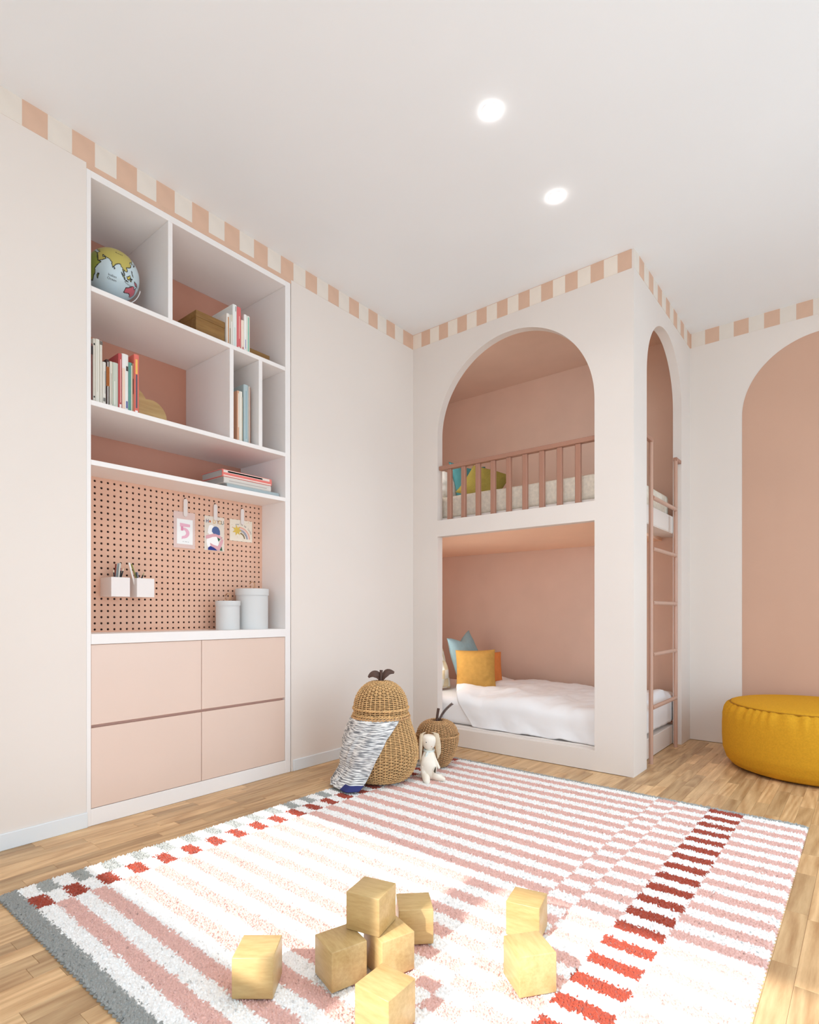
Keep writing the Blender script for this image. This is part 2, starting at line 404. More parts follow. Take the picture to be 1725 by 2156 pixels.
# ================================================================== BOOKCASE
bc = thing('bookcase', 'built-in white bookcase with pink back, pegboard niche and drawers, in the left wall', 'bookcase', (0, -1.65, 0))
YL, YR_ = -2.168, -1.145
XB = -0.43
def bp_(name, *a, m='white', bev=0.0012): return add(name, box(*a, M[m], bev, 1), bc)
bp_('side_panel', XB, 0.001, -2.1855, YL, 0, 2.768)
bp_('side_panel', XB, 0.001, YR_, -1.109, 0, 2.768)
bp_('top_panel', XB, 0.001, YL, YR_, 2.738, 2.768)
bp_('back_panel', XB - 0.012, XB, YL - .013, YR_ + .033, 0.0, 2.768, m='backpink', bev=0)
bp_('cornice_strip', -0.02, 0.0015, CY0, CY1, 2.768, 2.791, m='border', bev=0)
for z in (2.261, 1.779, 1.5265):
    bp_('shelf', XB, 0.0, YL, YR_, z, z + 0.0218)
bp_('divider', XB, -0.0005, -1.829, -1.807, 2.2828, 2.738)
bp_('divider', XB, -0.0005, -1.500, -1.477, 1.8008, 2.261)
bp_('divider', XB, -0.0005, -1.322, -1.299, 1.8008, 2.261)
bp_('worktop', XB, 0.004, YL, YR_, 0.767, 0.811)
bp_('plinth', -0.02, 0.0, YL, YR_, 0.0, 0.071)
bp_('carcass', XB, -0.026, YL, YR_, 0.071, 0.767, m='groove', bev=0)
ym = -1.657
for (y0, y1, z0, z1) in ((YL + .0015, ym - .0012, .425, .7655), (ym + .0012, YR_ - .0015, .425, .7655), (YL + .0015, ym - .0012, .073, .412), (ym + .0012, YR_ - .0015, .073, .412)):
    bp_('drawer_front', -0.026, -0.002, y0, y1, z0, z1, m='drawer', bev=0.0015)
# pegboard with real holes
def pegboard():
    px, pz, r = 0.02905, 0.0285, 0.0056
    ys = [-2.067 - 3 * px + i * px for i in range(35)]; zs = [0.8235 + i * pz for i in range(25)]
    ys = [y for y in ys if YL + r < y < YR_ - r]
    V, F = [], []
    def v(x, y, z): V.append((x, y, z)); return len(V) - 1
    X = -0.215; n = 8
    yb = [YL] + [(ys[i] + ys[i + 1]) / 2 for i in range(len(ys) - 1)] + [YR_]
    zb = [0.811] + [(zs[i] + zs[i + 1]) / 2 for i in range(len(zs) - 1)] + [1.5265]
    for i, y in enumerate(ys):
        for j, z in enumerate(zs):
            if z + r > zb[j + 1] or z - r < zb[j]: pass
            c = [(yb[i + 1], zb[j]), (yb[i + 1], zb[j + 1]), (yb[i], zb[j + 1]), (yb[i], zb[j])]
            ci = [v(X, *p) for p in c]
            ring = [v(X, y + r * math.cos(PI / 4 * k - PI / 4), z + r * math.sin(PI / 4 * k - PI / 4)) for k in range(n)]
            inn = [v(X - 0.006, y + r * math.cos(PI / 4 * k - PI / 4), z + r * math.sin(PI / 4 * k - PI / 4)) for k in range(n)]
            for q in range(4):
                a, b, c2 = 2 * q, 2 * q + 1, (2 * q + 2) % 8
                F.append((ci[q], ci[(q + 1) % 4], ring[c2], ring[b], ring[a]))
            for k in range(n): F.append((ring[k], ring[(k + 1) % n], inn[(k + 1) % n], inn[k]))
    return mesh_of('pegboard', V, F, M['peg'])
pb = add('pegboard', pegboard(), bc)
add('hole_backing', box(-0.224, -0.2205, YL, YR_, 0.811, 1.5265, M['dark']), pb)  # dark sheet stands in for the shade inside the holes

# ================================================================== BUNK BED
bunk = thing('bunk_bed', 'built-in white bunk bed with arched openings in the far corner', 'bunk bed', (W / 2, 0.6, 0))
ox0, ox1 = 0.218, 1.329; oc = (ox0 + ox1) / 2; orr = (ox1 - ox0) / 2
hole1 = [(ox0, .115), (ox1, .115), (ox1, 1.429), (ox0, 1.429)]
hole2 = [(ox0, 1.541), (ox1, 1.541)] + arc(oc, 2.68 - orr, orr, 0, 180, 64)
add('front_panel', sheet2d([(0, 0), (W, 0), (W, HC), (0, HC)], [hole1, hole2], 0.057, M['bunkpaint'], lambda u, v, w: (u, w, v)), bunk)
sr = (1.004 - .231) / 2; scy = (1.004 + .231) / 2
sp = [(0.057, 0), (.231, 0)] + arc(scy, 2.68 - sr, sr, 180, 0, 64) + [(1.004, 0), (YB, 0), (YB, HC), (.057, HC)]
add('side_panel', sheet2d(sp, [], 0.055, M['bunkpaint'], lambda u, v, w: (W - 0.055 + w, u, v)), bunk)
# upper platform and lower base
add('bed_platform', box(-0.75, W - 0.057, .058, YB - .012, 1.452, 1.565, M['bunkpaint'], 0.002, 1), bunk)
add('platform_underside', box(-0.74, 1.36, .06, YB - .014, 1.43, 1.452, M['peach']), bunk)
add('platform_edge_board', box(1.36, W - 0.06, .06, 1.075, 1.448, 1.4519, M['bunkpaint']), bunk)
add('bed_base', box(-0.75, W - 0.060, .058, 1.069, 0.0, 0.125, M['bunkpaint'], 0.003, 1), bunk)
add('bed_base', box(-0.75, W - 0.060, 1.0705, YB - .012, 0.0, 0.110, M['bunkpaint'], 0.003, 1), bunk)
# border tiles on the bunk
U2 = W / 20.15
tb = {c: tile_mesh(U2, 'y', M[c]) for c in ('border', 'bordercream')}
for k in range(20):
    tile(tb['bordercream' if k % 2 == 0 else 'border'], (k * U2 - W / 2 + 0.001, -0.6, HC - 0.003), bunk)
add('border_line', box(0, W - 0.012, -0.0012, 0, HC - 0.003, HC - 0.0001, M['border']), bunk)
for k in range(14):
    tile(tl['bordertan' if k % 2 == 0 else 'border'], (W / 2, k * 0.0884 - 0.6 + 0.0006, HC), bunk)
# guard rail
gr = add('guard_rail', box(ox0 + .002, ox1, 0.012, 0.05, 1.891, 1.919, M['rail'], 0.003, 1), bunk)
bal = box(-0.0165, 0.0165, -0.0135, 0.0135, 1.5405, 1.892, M['rail'], 0.004, 1)
bal.transform(MW[bunk].inverted())
for k in range(9):
    o = bpy.data.objects.new('baluster', bal); o.location = (0.302 + 0.1148 * k, 0.031, 0)
    link(o, gr)

M['led'] = mat('led_glow', (1, 1, 1), 0.5, emit=((1.0, 0.97, 0.92), FILL_GLOW))
for z0, z1 in ((0.45, 1.10), (1.85, 2.60)):
    for x0 in (0.10,):
        add('light_strip', box(x0, x0 + 0.02, 0.0575, 0.066, z0, z1, M['led']), bunk)  # added fill glow for the bunk interior, out of sight behind the left post

# ladder
lad = thing('ladder', 'slim copper pink ladder standing in the side arch of the bunk bed', 'ladder', (1.534, .63, 0))
LX = 1.534
for y in (.358, .905):
    add('upright', tube([(LX, y, 0.0), (LX, y, 1.93)], 0.0125, M['copper'], 14), lad)
for z in (.333, .651, .961, 1.284, 1.592):
    add('rung', tube([(LX + .004, .372, z), (LX + .004, .892, z)], 0.0125, M['copper'], 12), lad)
add('hook', box(LX - .012, LX + .012, .231, .372, 1.918, 1.942, M['rail'], .002, 1), lad)
add('hook', box(LX - .012, LX + .012, .893, 1.004, 1.918, 1.942, M['rail'], .002, 1), lad)

# ------------------------------------------------------------------ bedding
def fbm(x, y, z=0.0, o=4):
    return noise.fractal(Vector((x, y, z)), 1.0, 2.0, o)
def soft_box(x0, x1, y0, y1, z0, z1, r, m, n=6, wob=0.0):
    bm = bmesh.new(); box_bm(bm, x0, x1, y0, y1, z0, z1)
    bmesh.ops.subdivide_edges(bm, edges=bm.edges[:], cuts=24, use_grid_fill=True)
    for v in bm.verts:
        p = v.co; q = Vector((min(max(p.x, x0 + r), x1 - r), min(max(p.y, y0 + r), y1 - r), min(max(p.z, z0 + r), z1 - r)))
        d = p - q
        if d.length > 1e-6:
            s = max(abs(d.x), abs(d.y), abs(d.z)); v.co = q + d.normalized() * s
        if wob: v.co += Vector((0, 0, 1)) * (wob * fbm(p.x * 4, p.y * 4, 3) if p.z > (z0 + z1) / 2 else 0)
    return bm_mesh(bm, m, 180)
tag(add('mattress', soft_box(-0.72, 1.46, .075, 1.075, 0.125, 0.305, .045, M['sheet'])), 'white sheeted mattress of the lower bunk under the duvet', 'mattress')
tag(add('mattress', soft_box(-0.72, 1.45, .085, 1.085, 1.565, 1.725, .035, M['quilt'], wob=.004)), 'mattress of the upper bunk in a cream textured cover', 'mattress')
def duvet():
    nx, nb = 150, 110
    prof = []
    # cross profile from the back wall to the front edge and down
    for i in range(nb + 1):
        s = i / nb
        L1, R, L2 = 0.98, 0.06 * PI / 2, 0.136
        d = s * (L1 + R + L2)
        if d < L1: prof.append((1.12 - d, 0.325, 0.0))
        elif d < L1 + R:
            a = (d - L1) / 0.06; prof.append((0.14 - 0.06 * math.sin(a), 0.265 + 0.06 * math.cos(a), 0.4))
        else: prof.append((0.08, 0.265 - (d - L1 - R), 1.0))
    V, F = [], []
    for i in range(nx + 1):
        for j, (y, z, dn) in enumerate(prof):
            s = j / nb
            xl = -0.02 + 0.48 * max(0, (s - 0.35) / 0.65) ** 1.3
            t = i / nx
            xe = xl + (1.60 - xl) * t; x = min(xe, 1.468); drop = max(0.0, xe - 1.455)
            hang = max(0.0, (s - 0.84) / 0.16)
            w = 0.026 * fbm(x * 2.2 + 1.3, y * 2.0, 5.1, 3) + 0.018 * fbm(x * 6 - y * 4, y * 3 + x * 4, 2.0, 3)
            crown = 0.022 * math.sin(PI * min(1, max(0, (1.12 - y) / 1.0))) * (1 - 0.3 * t)
            puff = 0.02 * math.exp(-((t - 0.05) / 0.06) ** 2)
            fold = 0.016 * math.sin(26 * (x + 0.55 * z + 0.04 * fbm(x * 3, z * 5))) * hang
            yy = y - hang * (0.004 + 0.010 * abs(fbm(x * 5, z * 6, 8))) * 0.8 + fold * 0.4 * hang
            zz = z + (w + crown + puff) * (1 - hang) + hang * hang * (0.016 * fbm(x * 6, 1.7, 3) + 0.004)
            if drop > 0: zz = min(zz, max(0.131, 0.33 - drop * 1.2 + 0.01 * fbm(y * 6, drop * 9))); x += 0.004 * abs(fbm(y * 9, 2.0))
            V.append((x, max(0.061, yy), max(0.129, zz)))
    n = nb + 1
    for i in range(nx):
        for j in range(nb):
            F.append((i * n + j, i * n + j + 1, (i + 1) * n + j + 1, (i + 1) * n + j))
    me = mesh_of('duvet', V, F, M['sheet'], 180)
    return me
dv = add('duvet', duvet()); so = dv.modifiers.new('thick', 'SOLIDIFY'); so.thickness = 0.012; so.offset = 1.0
tag(dv, 'rumpled white duvet spread on the lower bunk', 'duvet')

def cushion(w, h, t, pinch=0.06, n=26, seed=0.0, dent=0.0):
    V, F = [], []
    for side in (1, -1):
        for i in range(n + 1):
            for j in range(n + 1):
                u, v = -1 + 2 * i / n, -1 + 2 * j / n
                x = u * w / 2 * (1 - pinch * (1 - v * v) ** 1.0 * abs(u) ** 3) 
                y = v * h / 2 * (1 - pinch * (1 - u * u) ** 1.0 * abs(v) ** 3)
                th = t / 2 * max(0, (1 - u ** 2)) ** 0.55 * max(0, (1 - v ** 2)) ** 0.55
                wr_ = 0.08 * t * fbm(u * 2 + seed, v * 2 - seed, seed + side, 3) * (1 - max(abs(u), abs(v)) ** 6)
                y2 = y - dent * h * max(0, v) ** 2 * math.exp(-(u / 0.45) ** 2)
                V.append((x, y2, side * (th + wr_ + 0.002)))
    N = (n + 1) ** 2
    for s in (0, 1):
        for i in range(n):
            for j in range(n):
                q = (s * N + i * (n + 1) + j, s * N + (i + 1) * (n + 1) + j, s * N + (i + 1) * (n + 1) + j + 1, s * N + i * (n + 1) + j + 1)
                F.append(q if s == 0 else q[::-1])
    rim = [(i, 0) for i in range(n)] + [(n, j) for j in range(n)] + [(i, n) for i in range(n, 0, -1)] + [(0, j) for j in range(n, 0, -1)]
    ids = [i * (n + 1) + j for i, j in rim]
    for k in range(len(ids)):
        a, b = ids[k], ids[(k + 1) % len(ids)]
        F.append((a, N + a, N + b, b))
    return V, F
def put_cushion(name, label, w, h, t, c, right, up, m, seed=0.0, pinch=0.06, dent=0.0):
    V, F = cushion(w, h, t, pinch, seed=seed, dent=dent)
    r = Vector(right).normalized(); u = Vector(up); u = (u - r * u.dot(r)).normalized(); nn = r.cross(u)
    c = Vector(c)
    me = mesh_of(name, [c + r * p[0] + u * p[1] + nn * p[2] for p in V], F, m, 180)
    return tag(add(name, me), label, 'cushion')
# checked cream pillow material (woven squares printed on the cloth)
mc = mat('cream_check', S(240, 234, 220), 0.95, sheen=0.2, spec=0.05)
nt = mc.node_tree; ck = nt.nodes.new('ShaderNodeTexChecker'); tcn = nt.nodes.new('ShaderNodeTexCoord'); mpn = nt.nodes.new('ShaderNodeMapping')
mpn.inputs['Scale'].default_value = (0.001, 15, 15)
nt.links.new(tcn.outputs['Object'], mpn.inputs[0]); nt.links.new(mpn.outputs[0], ck.inputs['Vector'])
ck.inputs['Scale'].default_value = 1.0
ck.inputs['Color1'].default_value = (*S(242, 238, 228), 1); ck.inputs['Color2'].default_value = (*S(222, 204, 168), 1)
nt.links.new(ck.outputs['Color'], nt.nodes['Principled BSDF'].inputs['Base Color'])
put_cushion('cushion', 'ochre square cushion in front of the blue one on the lower bunk', .295, .295, .11, (.262, .42, .478), (1, .62, .03), (-.10, .12, 1), M['ochre'], 1.0, .05)
put_cushion('cushion', 'orange cushion showing only an edge behind the ochre cushion', .28, .28, .10, (.190, .66, .458), (.85, .75, 0), (-.25, .25, 1), M['orange'], 4.0, .05)
put_cushion('cushion', 'big blue grey linen cushion leaning on the lower bunk', .43, .42, .14, (.04, .63, .530), (-.18, 1, .12), (-.30, 0, 1), M['blue'], 2.0, .07, .12)
put_cushion('cushion', 'cream checked cushion half hidden at the head of the lower bunk', .34, .34, .15, (-.045, .285, .480), (.06, 1, 0), (-.28, 0, 1), mc, 3.0, .05)
put_cushion('cushion', 'pale grey pillow at the left end of the upper bunk', .36, .28, .13, (.015, .30, 1.862), (.10, 1, 0), (-.30, 0, 1), M['greypillow'], 5.0)
put_cushion('cushion', 'teal cushion behind the rail on the upper bunk', .36, .36, .10, (.125, .58, 1.905), (.35, 1, .03), (-.30, .1, 1), M['teal'], 6.0, .08, .08)
put_cushion('cushion', 'olive cushion slumped on the upper bunk behind the rail', .31, .31, .10, (.345, .40, 1.850), (1, .30, -.36), (-.45, .55, 1), M['olive'], 7.0, .06)

# ================================================================== RUG
def rug():
    x0, x1, y0, y1 = RUG
    def colour(x, y):
        """weave plan of the rug; x, y numpy arrays in metres"""
        n = np.floor((-y - 0.31) / 0.05).astype(int)
        odd = (n % 2) == 1
        white = np.array(S(248, 247, 245)); pink = np.array(S(226, 182, 172)); red = np.array(S(166, 72, 53)); grey = np.array(S(166, 168, 164)); binder = np.array(S(156, 158, 155))
        c = np.tile(white, (len(x), 1))
        s = x
        m = (s < 0.517) & odd; c[m] = grey
        m = (s >= 0.517) & (s < 0.613) & (~odd); c[m] = red
        m = (s >= 0.613) & (s < 1.758) & odd; c[m] = pink
        m = (s >= 1.758) & (s < 1.85) & (~odd); c[m] = pink
        m = (s >= 1.85) & (s < 1.984) & odd; c[m] = pink
        m = (s >= 1.984) & (s < 2.119) & (~odd); c[m] = red
        m = (s >= 2.119) & odd; c[m] = pink
        m = y < -2.558; c[m] = binder
        m = y > -0.312; c[m] = binder * 1.15
        return c
    # base cloth
    nx, ny = 192, 232
    gx = np.linspace(x0, x1, nx + 1); gy = np.linspace(y0, y1, ny + 1)
    X, Y = np.meshgrid(gx, gy, indexing='ij')
    zig = 0.006 * np.abs(((np.arange(ny + 1) * 0.5) % 1) - 0.5) * 2
    X[0, :] -= zig; X[-1, :] += zig
    zx = 0.006 * np.abs(((np.arange(nx + 1) * 0.5) % 1) - 0.5) * 2
    Y[:, 0] -= zx; Y[:, -1] += zx
    Z = np.full_like(X, 0.009); 
    Z[0, :] = Z[-1, :] = 0.004; Z[:, 0] = Z[:, -1] = 0.004
    V = np.stack([X, Y, Z], -1).reshape(-1, 3)
    idx = np.arange((nx + 1) * (ny + 1)).reshape(nx + 1, ny + 1)
    F = np.stack([idx[:-1, :-1], idx[1:, :-1], idx[1:, 1:], idx[:-1, 1:]], -1).reshape(-1, 4)
    # underside
    nV = len(V); B = V.copy(); B[:, 2] = 0.0006
    V2 = np.vstack([V, B]); F2 = np.vstack([F, F[:, ::-1] + nV])
    ring = list(idx[:, 0]) + list(idx[-1, 1:]) + list(idx[-2::-1, -1]) + list(idx[0, -2:0:-1])
    side = [(ring[(k + 1) % len(ring)], ring[k], ring[k] + nV, ring[(k + 1) % len(ring)] + nV) for k in range(len(ring))]
    me = bpy.data.meshes.new('rug_base'); me.from_pydata(V2.tolist(), [], F2.tolist() + side); me.update()
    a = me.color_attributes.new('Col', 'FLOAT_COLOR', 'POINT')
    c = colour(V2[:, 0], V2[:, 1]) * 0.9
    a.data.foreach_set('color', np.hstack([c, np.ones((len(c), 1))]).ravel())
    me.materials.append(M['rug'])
    root = thing('rug', 'woven wool rug striped pink, white, red and grey, in front of the bunk', 'rug', ((x0 + x1) / 2, (y0 + y1) / 2, 0))
    add('base_cloth', me, root)
    # pile tufts
    sp = 0.0064
    px, py = np.meshgrid(np.arange(x0 + .002, x1 - .002, sp), np.arange(y0 + .002, y1 - .002, sp), indexing='ij')
    px = px.ravel() + rng.uniform(-.45, .45, px.size) * sp; py = py.ravel() + rng.uniform(-.45, .45, py.size) * sp
    n = len(px)
    cx = px + rng.normal(0, .0022, n); cy = py + rng.normal(0, .0030, n)
    col = colour(cx, cy) * (1 + rng.normal(0, .045, (n, 1)))
    dk = rng.random(n) < 0.012
    col[dk] *= 0.62
    a0 = rng.uniform(0, 2 * PI, n); h = rng.uniform(.004, .0075, n); rr = rng.uniform(.0040, .0062, n)
    lean = rng.uniform(.000, .007, n); la = rng.uniform(0, 2 * PI, n)
    P = np.zeros((n, 5, 3))
    for k in range(4):
        an = a0 + k * PI / 2
        P[:, k, 0] = px + rr * np.cos(an); P[:, k, 1] = py + rr * np.sin(an); P[:, k, 2] = .0075
    P[:, 4, 0] = px + lean * np.cos(la); P[:, 4, 1] = py + lean * np.sin(la); P[:, 4, 2] = .0075 + h
    base = (np.arange(n) * 5)[:, None]
    T = np.concatenate([base + np.array([[k, (k + 1) % 4, 4]]) for k in range(4)], 1).reshape(-1, 3)
    me = bpy.data.meshes.new('rug_pile')
    me.vertices.add(n * 5); me.vertices.foreach_set('co', P.ravel())
    me.loops.add(T.size); me.loops.foreach_set('vertex_index', T.ravel().astype(np.int32))
    me.polygons.add(len(T)); me.polygons.foreach_set('loop_start', (np.arange(len(T)) * 3).astype(np.int32))
    me.update(calc_edges=True)
    me.polygons.foreach_set('use_smooth', np.ones(len(T), bool))
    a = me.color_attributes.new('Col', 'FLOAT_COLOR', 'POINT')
    c = np.repeat(np.clip(col, 0, 1)[:, None, :], 5, 1); c[:, :4] *= 0.95  # shade at the tuft roots put into the colour
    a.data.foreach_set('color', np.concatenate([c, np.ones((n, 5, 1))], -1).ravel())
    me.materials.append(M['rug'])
    o = add('pile', me, root); o['kind'] = 'stuff'
rug()
RZ = 0.0145     # height at which things rest in the pile

# ================================================================== TOY BLOCKS
BS = 0.094
def block(x, y, z, deg, label, s=BS, gm=0):
    b = box(-s / 2, s / 2, -s / 2, s / 2, 0, s, M['block'], 0.0022, 2)
    o = add('toy_block', b); o.location = (x, y, z); o.rotation_euler = (0, 0, math.radians(deg)); MW[o] = Matrix.Translation((x, y, z))
    tag(o, label, 'toy block', 'wooden toy blocks on the rug')
block(1.4240, -2.356, RZ, 39.0, 'wooden cube standing alone, leftmost of the toy blocks', .095)
block(1.5500, -2.206, RZ, -16.9, 'wooden cube left under the stacked cube, its front corner to the viewer', .0945)
block(1.5679, -2.1155, RZ + .0948, 14.5, 'wooden cube stacked on top of two others', .0937)
block(1.6130, -2.1000, RZ, -17.9, 'wooden cube right under the stacked cube, half hidden by the nearest cube', .0940)
block(1.7423, -2.2585, RZ, 2.3, 'sunlit wooden cube nearest the viewer, cut by the lower picture edge', .0934)
block(1.5790, -1.9548, RZ, 44.9, 'wooden cube behind the stacked cube, its top in shade', .0934)
block(1.9182, -1.9376, RZ, -36.9, 'wooden cube right, in front of the cube beside the red stripes', .0940)
block(1.8079, -1.7382, RZ, 12.7, 'wooden cube right, farthest away, half hidden behind another cube', .0931)

# ================================================================== POUF
def pouf():
    cx, cy = 2.285, 0.79
    t = thing('pouf', 'round mustard yellow velvet pouf by the pink painted arch', 'pouf', (cx, cy, 0))
    n = 200
    prof = [(.30, .004), (.37, .005), (.400, .016), (.424, .045), (.442, .10), (.446, .17), (.446, .24), (.442, .30), (.432, .335), (.416, .358), (.402, .368)]
    # subdivide the side profile
    P = []
    for a, b in zip(prof[:-1], prof[1:]):
        for k in range(4): P.append((a[0] + (b[0] - a[0]) * k / 4, a[1] + (b[1] - a[1]) * k / 4))
    P.append(prof[-1])
    ph = np.cumsum(rng.uniform(.6, 1.4, n)); amp = rng.uniform(.3, 1.0, n)
    V, F = [], []
    for (r, z) in P:
        g = max(0.0, (z - .25) / .118) ** 1.6
        for k in range(n):
            a = 2 * PI * k / n
            pl = g * .0125 * (math.sin(46 * a + 2.2 * math.sin(9 * a)) * (0.45 + 0.55 * amp[int(a * 7) % n]) )
            V.append((cx + (r + pl) * math.cos(a), cy + (r + pl) * math.sin(a), z + 0.0 * pl))
    for i in range(len(P) - 1):
        for k in range(n): F.append((i * n + k, i * n + (k + 1) % n, (i + 1) * n + (k + 1) % n, (i + 1) * n + k))
    F.append(tuple(range(n - 1, -1, -1)))
    add('side_cover', mesh_of('pouf_side', V, F, M['pouf'], 180), t)
    top = [(.402, .368), (.395, .375), (.37, .381), (.30, .388), (.2, .393), (.1, .396), (.01, .397)]
    add('top_cover', lathe(top, M['pouf'], 120, (cx, cy, 0), 180), t)
    add('seam', tube([(cx + .403 * math.cos(a), cy + .403 * math.sin(a), .3685) for a in np.linspace(0, 2 * PI, 97)], .0028, M['poufseam'], 6, False), t)
pouf()

# ================================================================== BASKETS
def catmull(prof, n):
    p = [Vector((r, z, 0)) for r, z in prof]; p = [p[0] * 2 - p[1]] + p + [p[-1] * 2 - p[-2]]
    out = []
    for i in range(1, len(p) - 2):
        for k in range(n):
            t = k / n
            out.append(0.5 * ((2 * p[i]) + (-p[i - 1] + p[i + 1]) * t + (2 * p[i - 1] - 5 * p[i] + 4 * p[i + 1] - p[i + 2]) * t * t + (-p[i - 1] + 3 * p[i] - 3 * p[i + 1] + p[i + 2]) * t ** 3))
    out.append(p[-2])
    return [(v.x, v.y) for v in out]
def resample(pr, step):
    pts = [pr[0]]; acc = 0.0; out = [pr[0]]
    d = [0.0]
    for a, b in zip(pr[:-1], pr[1:]): d.append(d[-1] + math.hypot(b[0] - a[0], b[1] - a[1]))
    n = max(2, int(d[-1] / step))
    rs = np.interp(np.linspace(0, d[-1], n + 1), d, [p[0] for p in pr]); zs = np.interp(np.linspace(0, d[-1], n + 1), d, [p[1] for p in pr])
    return list(zip(rs, zs))
def weave(prof, cx, cy, stakes, step, rad, amp, m, sides=5):
    """rows of strand woven in and out of upright stakes"""
    pr = resample(catmull(prof, 12), step)
    V, F = [], []
    seg = stakes * 3
    for row, (r, z) in enumerate(pr):
        i0, i1 = max(0, row - 1), min(len(pr) - 1, row + 1)
        t = Vector((pr[i1][0] - pr[i0][0], pr[i1][1] - pr[i0][1])).normalized()
        nr, nz = t.y, -t.x           # outward normal in (r, z)
        b0 = len(V)
        am = amp * min(1.0, r / 0.05)
        for k in range(seg):
            a = 2 * PI * k / seg
            w = am * math.sin(PI * k / 3 * 1.0 + (PI if row % 2 else 0) + 0.0001) * 1.0
            w = am * math.cos(stakes / 2 * a + (PI if row % 2 else 0)) if stakes % 2 == 0 else w
            for s in range(sides):
                an = 2 * PI * s / sides
                q = rad * math.cos(an) + w; h = rad * math.sin(an)
                rr = max(0.001, r + nr * q + t.x * h); zz = z + nz * q + t.y * h
                V.append((cx + rr * math.cos(a), cy + rr * math.sin(a), zz))
        for k in range(seg):
            for s in range(sides):
                F.append((b0 + k * sides + s, b0 + ((k + 1) % seg) * sides + s, b0 + ((k + 1) % seg) * sides + (s + 1) % sides, b0 + k * sides + (s + 1) % sides))
    return mesh_of('weave', V, F, m, 180), pr
def stakes_mesh(pr, cx, cy, n, rad, m):
    V, F = [], []
    pr = pr[::2] + [pr[-1]]
    for k in range(n):
        a = 2 * PI * (k + 0.5 * 0) / n
        ra, ta = Vector((math.cos(a), math.sin(a), 0)), Vector((-math.sin(a), math.cos(a), 0))
        b0 = len(V)
        for i, (r, z) in enumerate(pr):
            rd = min(rad, r * PI / n * 0.8)
            c = Vector((cx, cy, z)) + ra * r
            V += [c + ra * rd * 1.25, c + ta * rd, c - ra * rd, c - ta * rd]
        for i in range(len(pr) - 1):
            for s in range(4): F.append((b0 + i * 4 + s, b0 + i * 4 + (s + 1) % 4, b0 + (i + 1) * 4 + (s + 1) % 4, b0 + (i + 1) * 4 + s))
    return mesh_of('stakes', V, F, m, 60)
def braid(cx, cy, r, z, rad, m, waves=26, tilt=0.0):
    V, F = [], []
    me = None
    bmx = bmesh.new()
    for ph in (0, PI):
        path = [(cx + (r + .003 * math.cos(waves * a + ph)) * math.cos(a), cy + (r + .003 * math.cos(waves * a + ph)) * math.sin(a), z + .0042 * math.sin(waves * a + ph)) for a in np.linspace(0, 2 * PI, waves * 6 + 1)]
        tm = tube(path, rad, m, 5, False); bmx.from_mesh(tm); bpy.data.meshes.remove(tm)
    return bm_mesh(bmx, m, 180)
# pear
PX, PY = .515, -.915
PEAR = [(.118, .019), (.150, .032), (.176, .065), (.194, .115), (.199, .16), (.194, .205), (.180, .255), (.163, .305), (.151, .345)]
LID = [(.142, .362), (.143, .385), (.141, .42), (.131, .455), (.112, .488), (.084, .515), (.05, .531), (.012, .535)]
pear = thing('pear_basket', 'large pear shaped wicker basket with a domed lid, beside the bunk', 'basket', (PX, PY, 0.0145))
me, pr = weave(PEAR, PX, PY, 44, .0084, .0031, .0034, M['wicker'])
bd = add('woven_body', me, pear)
add('stake_ring', stakes_mesh(pr, PX, PY, 44, .0032, M['wicker']), bd)
add('lining', lathe([(max(.001, r - .006), z) for r, z in pr], M['wickerin'], 48, (PX, PY, 0), 180), bd)  # dark inner skin added as shade in the weave gaps
add('rim_braid', braid(PX, PY, .153, .349, .0042, M['wicker2']), bd)
me, pr = weave(LID, PX, PY, 36, .0095, .0032, .0032, M['wicker'])
ld = add('lid', me, pear)
add('stake_ring', stakes_mesh(pr, PX, PY, 36, .003, M['wicker']), ld)
add('lining', lathe([(max(.001, r - .006), z) for r, z in pr], M['wickerin'], 48, (PX, PY, 0), 180), ld)
add('rim_braid', braid(PX, PY, .147, .362, .0040, M['wicker']), ld)
add('rim_braid', braid(PX, PY, .147, .395, .0040, M['wicker']), ld)
RV = Vector((math.cos(yaw), math.sin(yaw), 0)); FV = Vector((-math.sin(yaw), math.cos(yaw), 0)); ZV = Vector((0, 0, 1))
PC = Vector((PX, PY, 0))
add('stem', tube([PC + ZV * .528, PC + RV * .001 + ZV * .56, PC + RV * .002 + ZV * .594], [.008, .0075, .009], M['bark'], 10), pear)
def leaf(pts, wid, m):
    """folded leaf blade along pts (Vectors), half width wid(t), thickness 2.5 mm"""
    V, F = [], []; n = len(pts); k = 6
    for side in (1, -1):
        for i, p in enumerate(pts):
            t = i / (n - 1); w = wid(t)
            tn = (pts[min(i + 1, n - 1)] - pts[max(i - 1, 0)]).normalized(); sd_ = (FV * .5 + ZV * .87); sd_ = (sd_ - tn * sd_.dot(tn)).normalized(); up = sd_.cross(tn).normalized()
            for j in range(k + 1):
                q = -1 + 2 * j / k
                V.append(p + sd_ * (w * q) + up * (abs(q) * w * 0.35 + side * .00125))
    N = n * (k + 1)
    for s in (0, 1):
        for i in range(n - 1):
            for j in range(k):
                q = (s * N + i * (k + 1) + j, s * N + (i + 1) * (k + 1) + j, s * N + (i + 1) * (k + 1) + j + 1, s * N + i * (k + 1) + j + 1)
                F.append(q if s else q[::-1])
    return mesh_of('leaf', V, F, m, 180)
def curve3(p0, p1, p2, p3, n=14):
    return [p0 * (1 - t) ** 3 + p1 * 3 * t * (1 - t) ** 2 + p2 * 3 * t * t * (1 - t) + p3 * t ** 3 for t in np.linspace(0, 1, n)]
lw = lambda t: .004 + .017 * math.sin(PI * min(1, t * .92 + .06)) ** 0.8
c0 = PC + ZV * .532
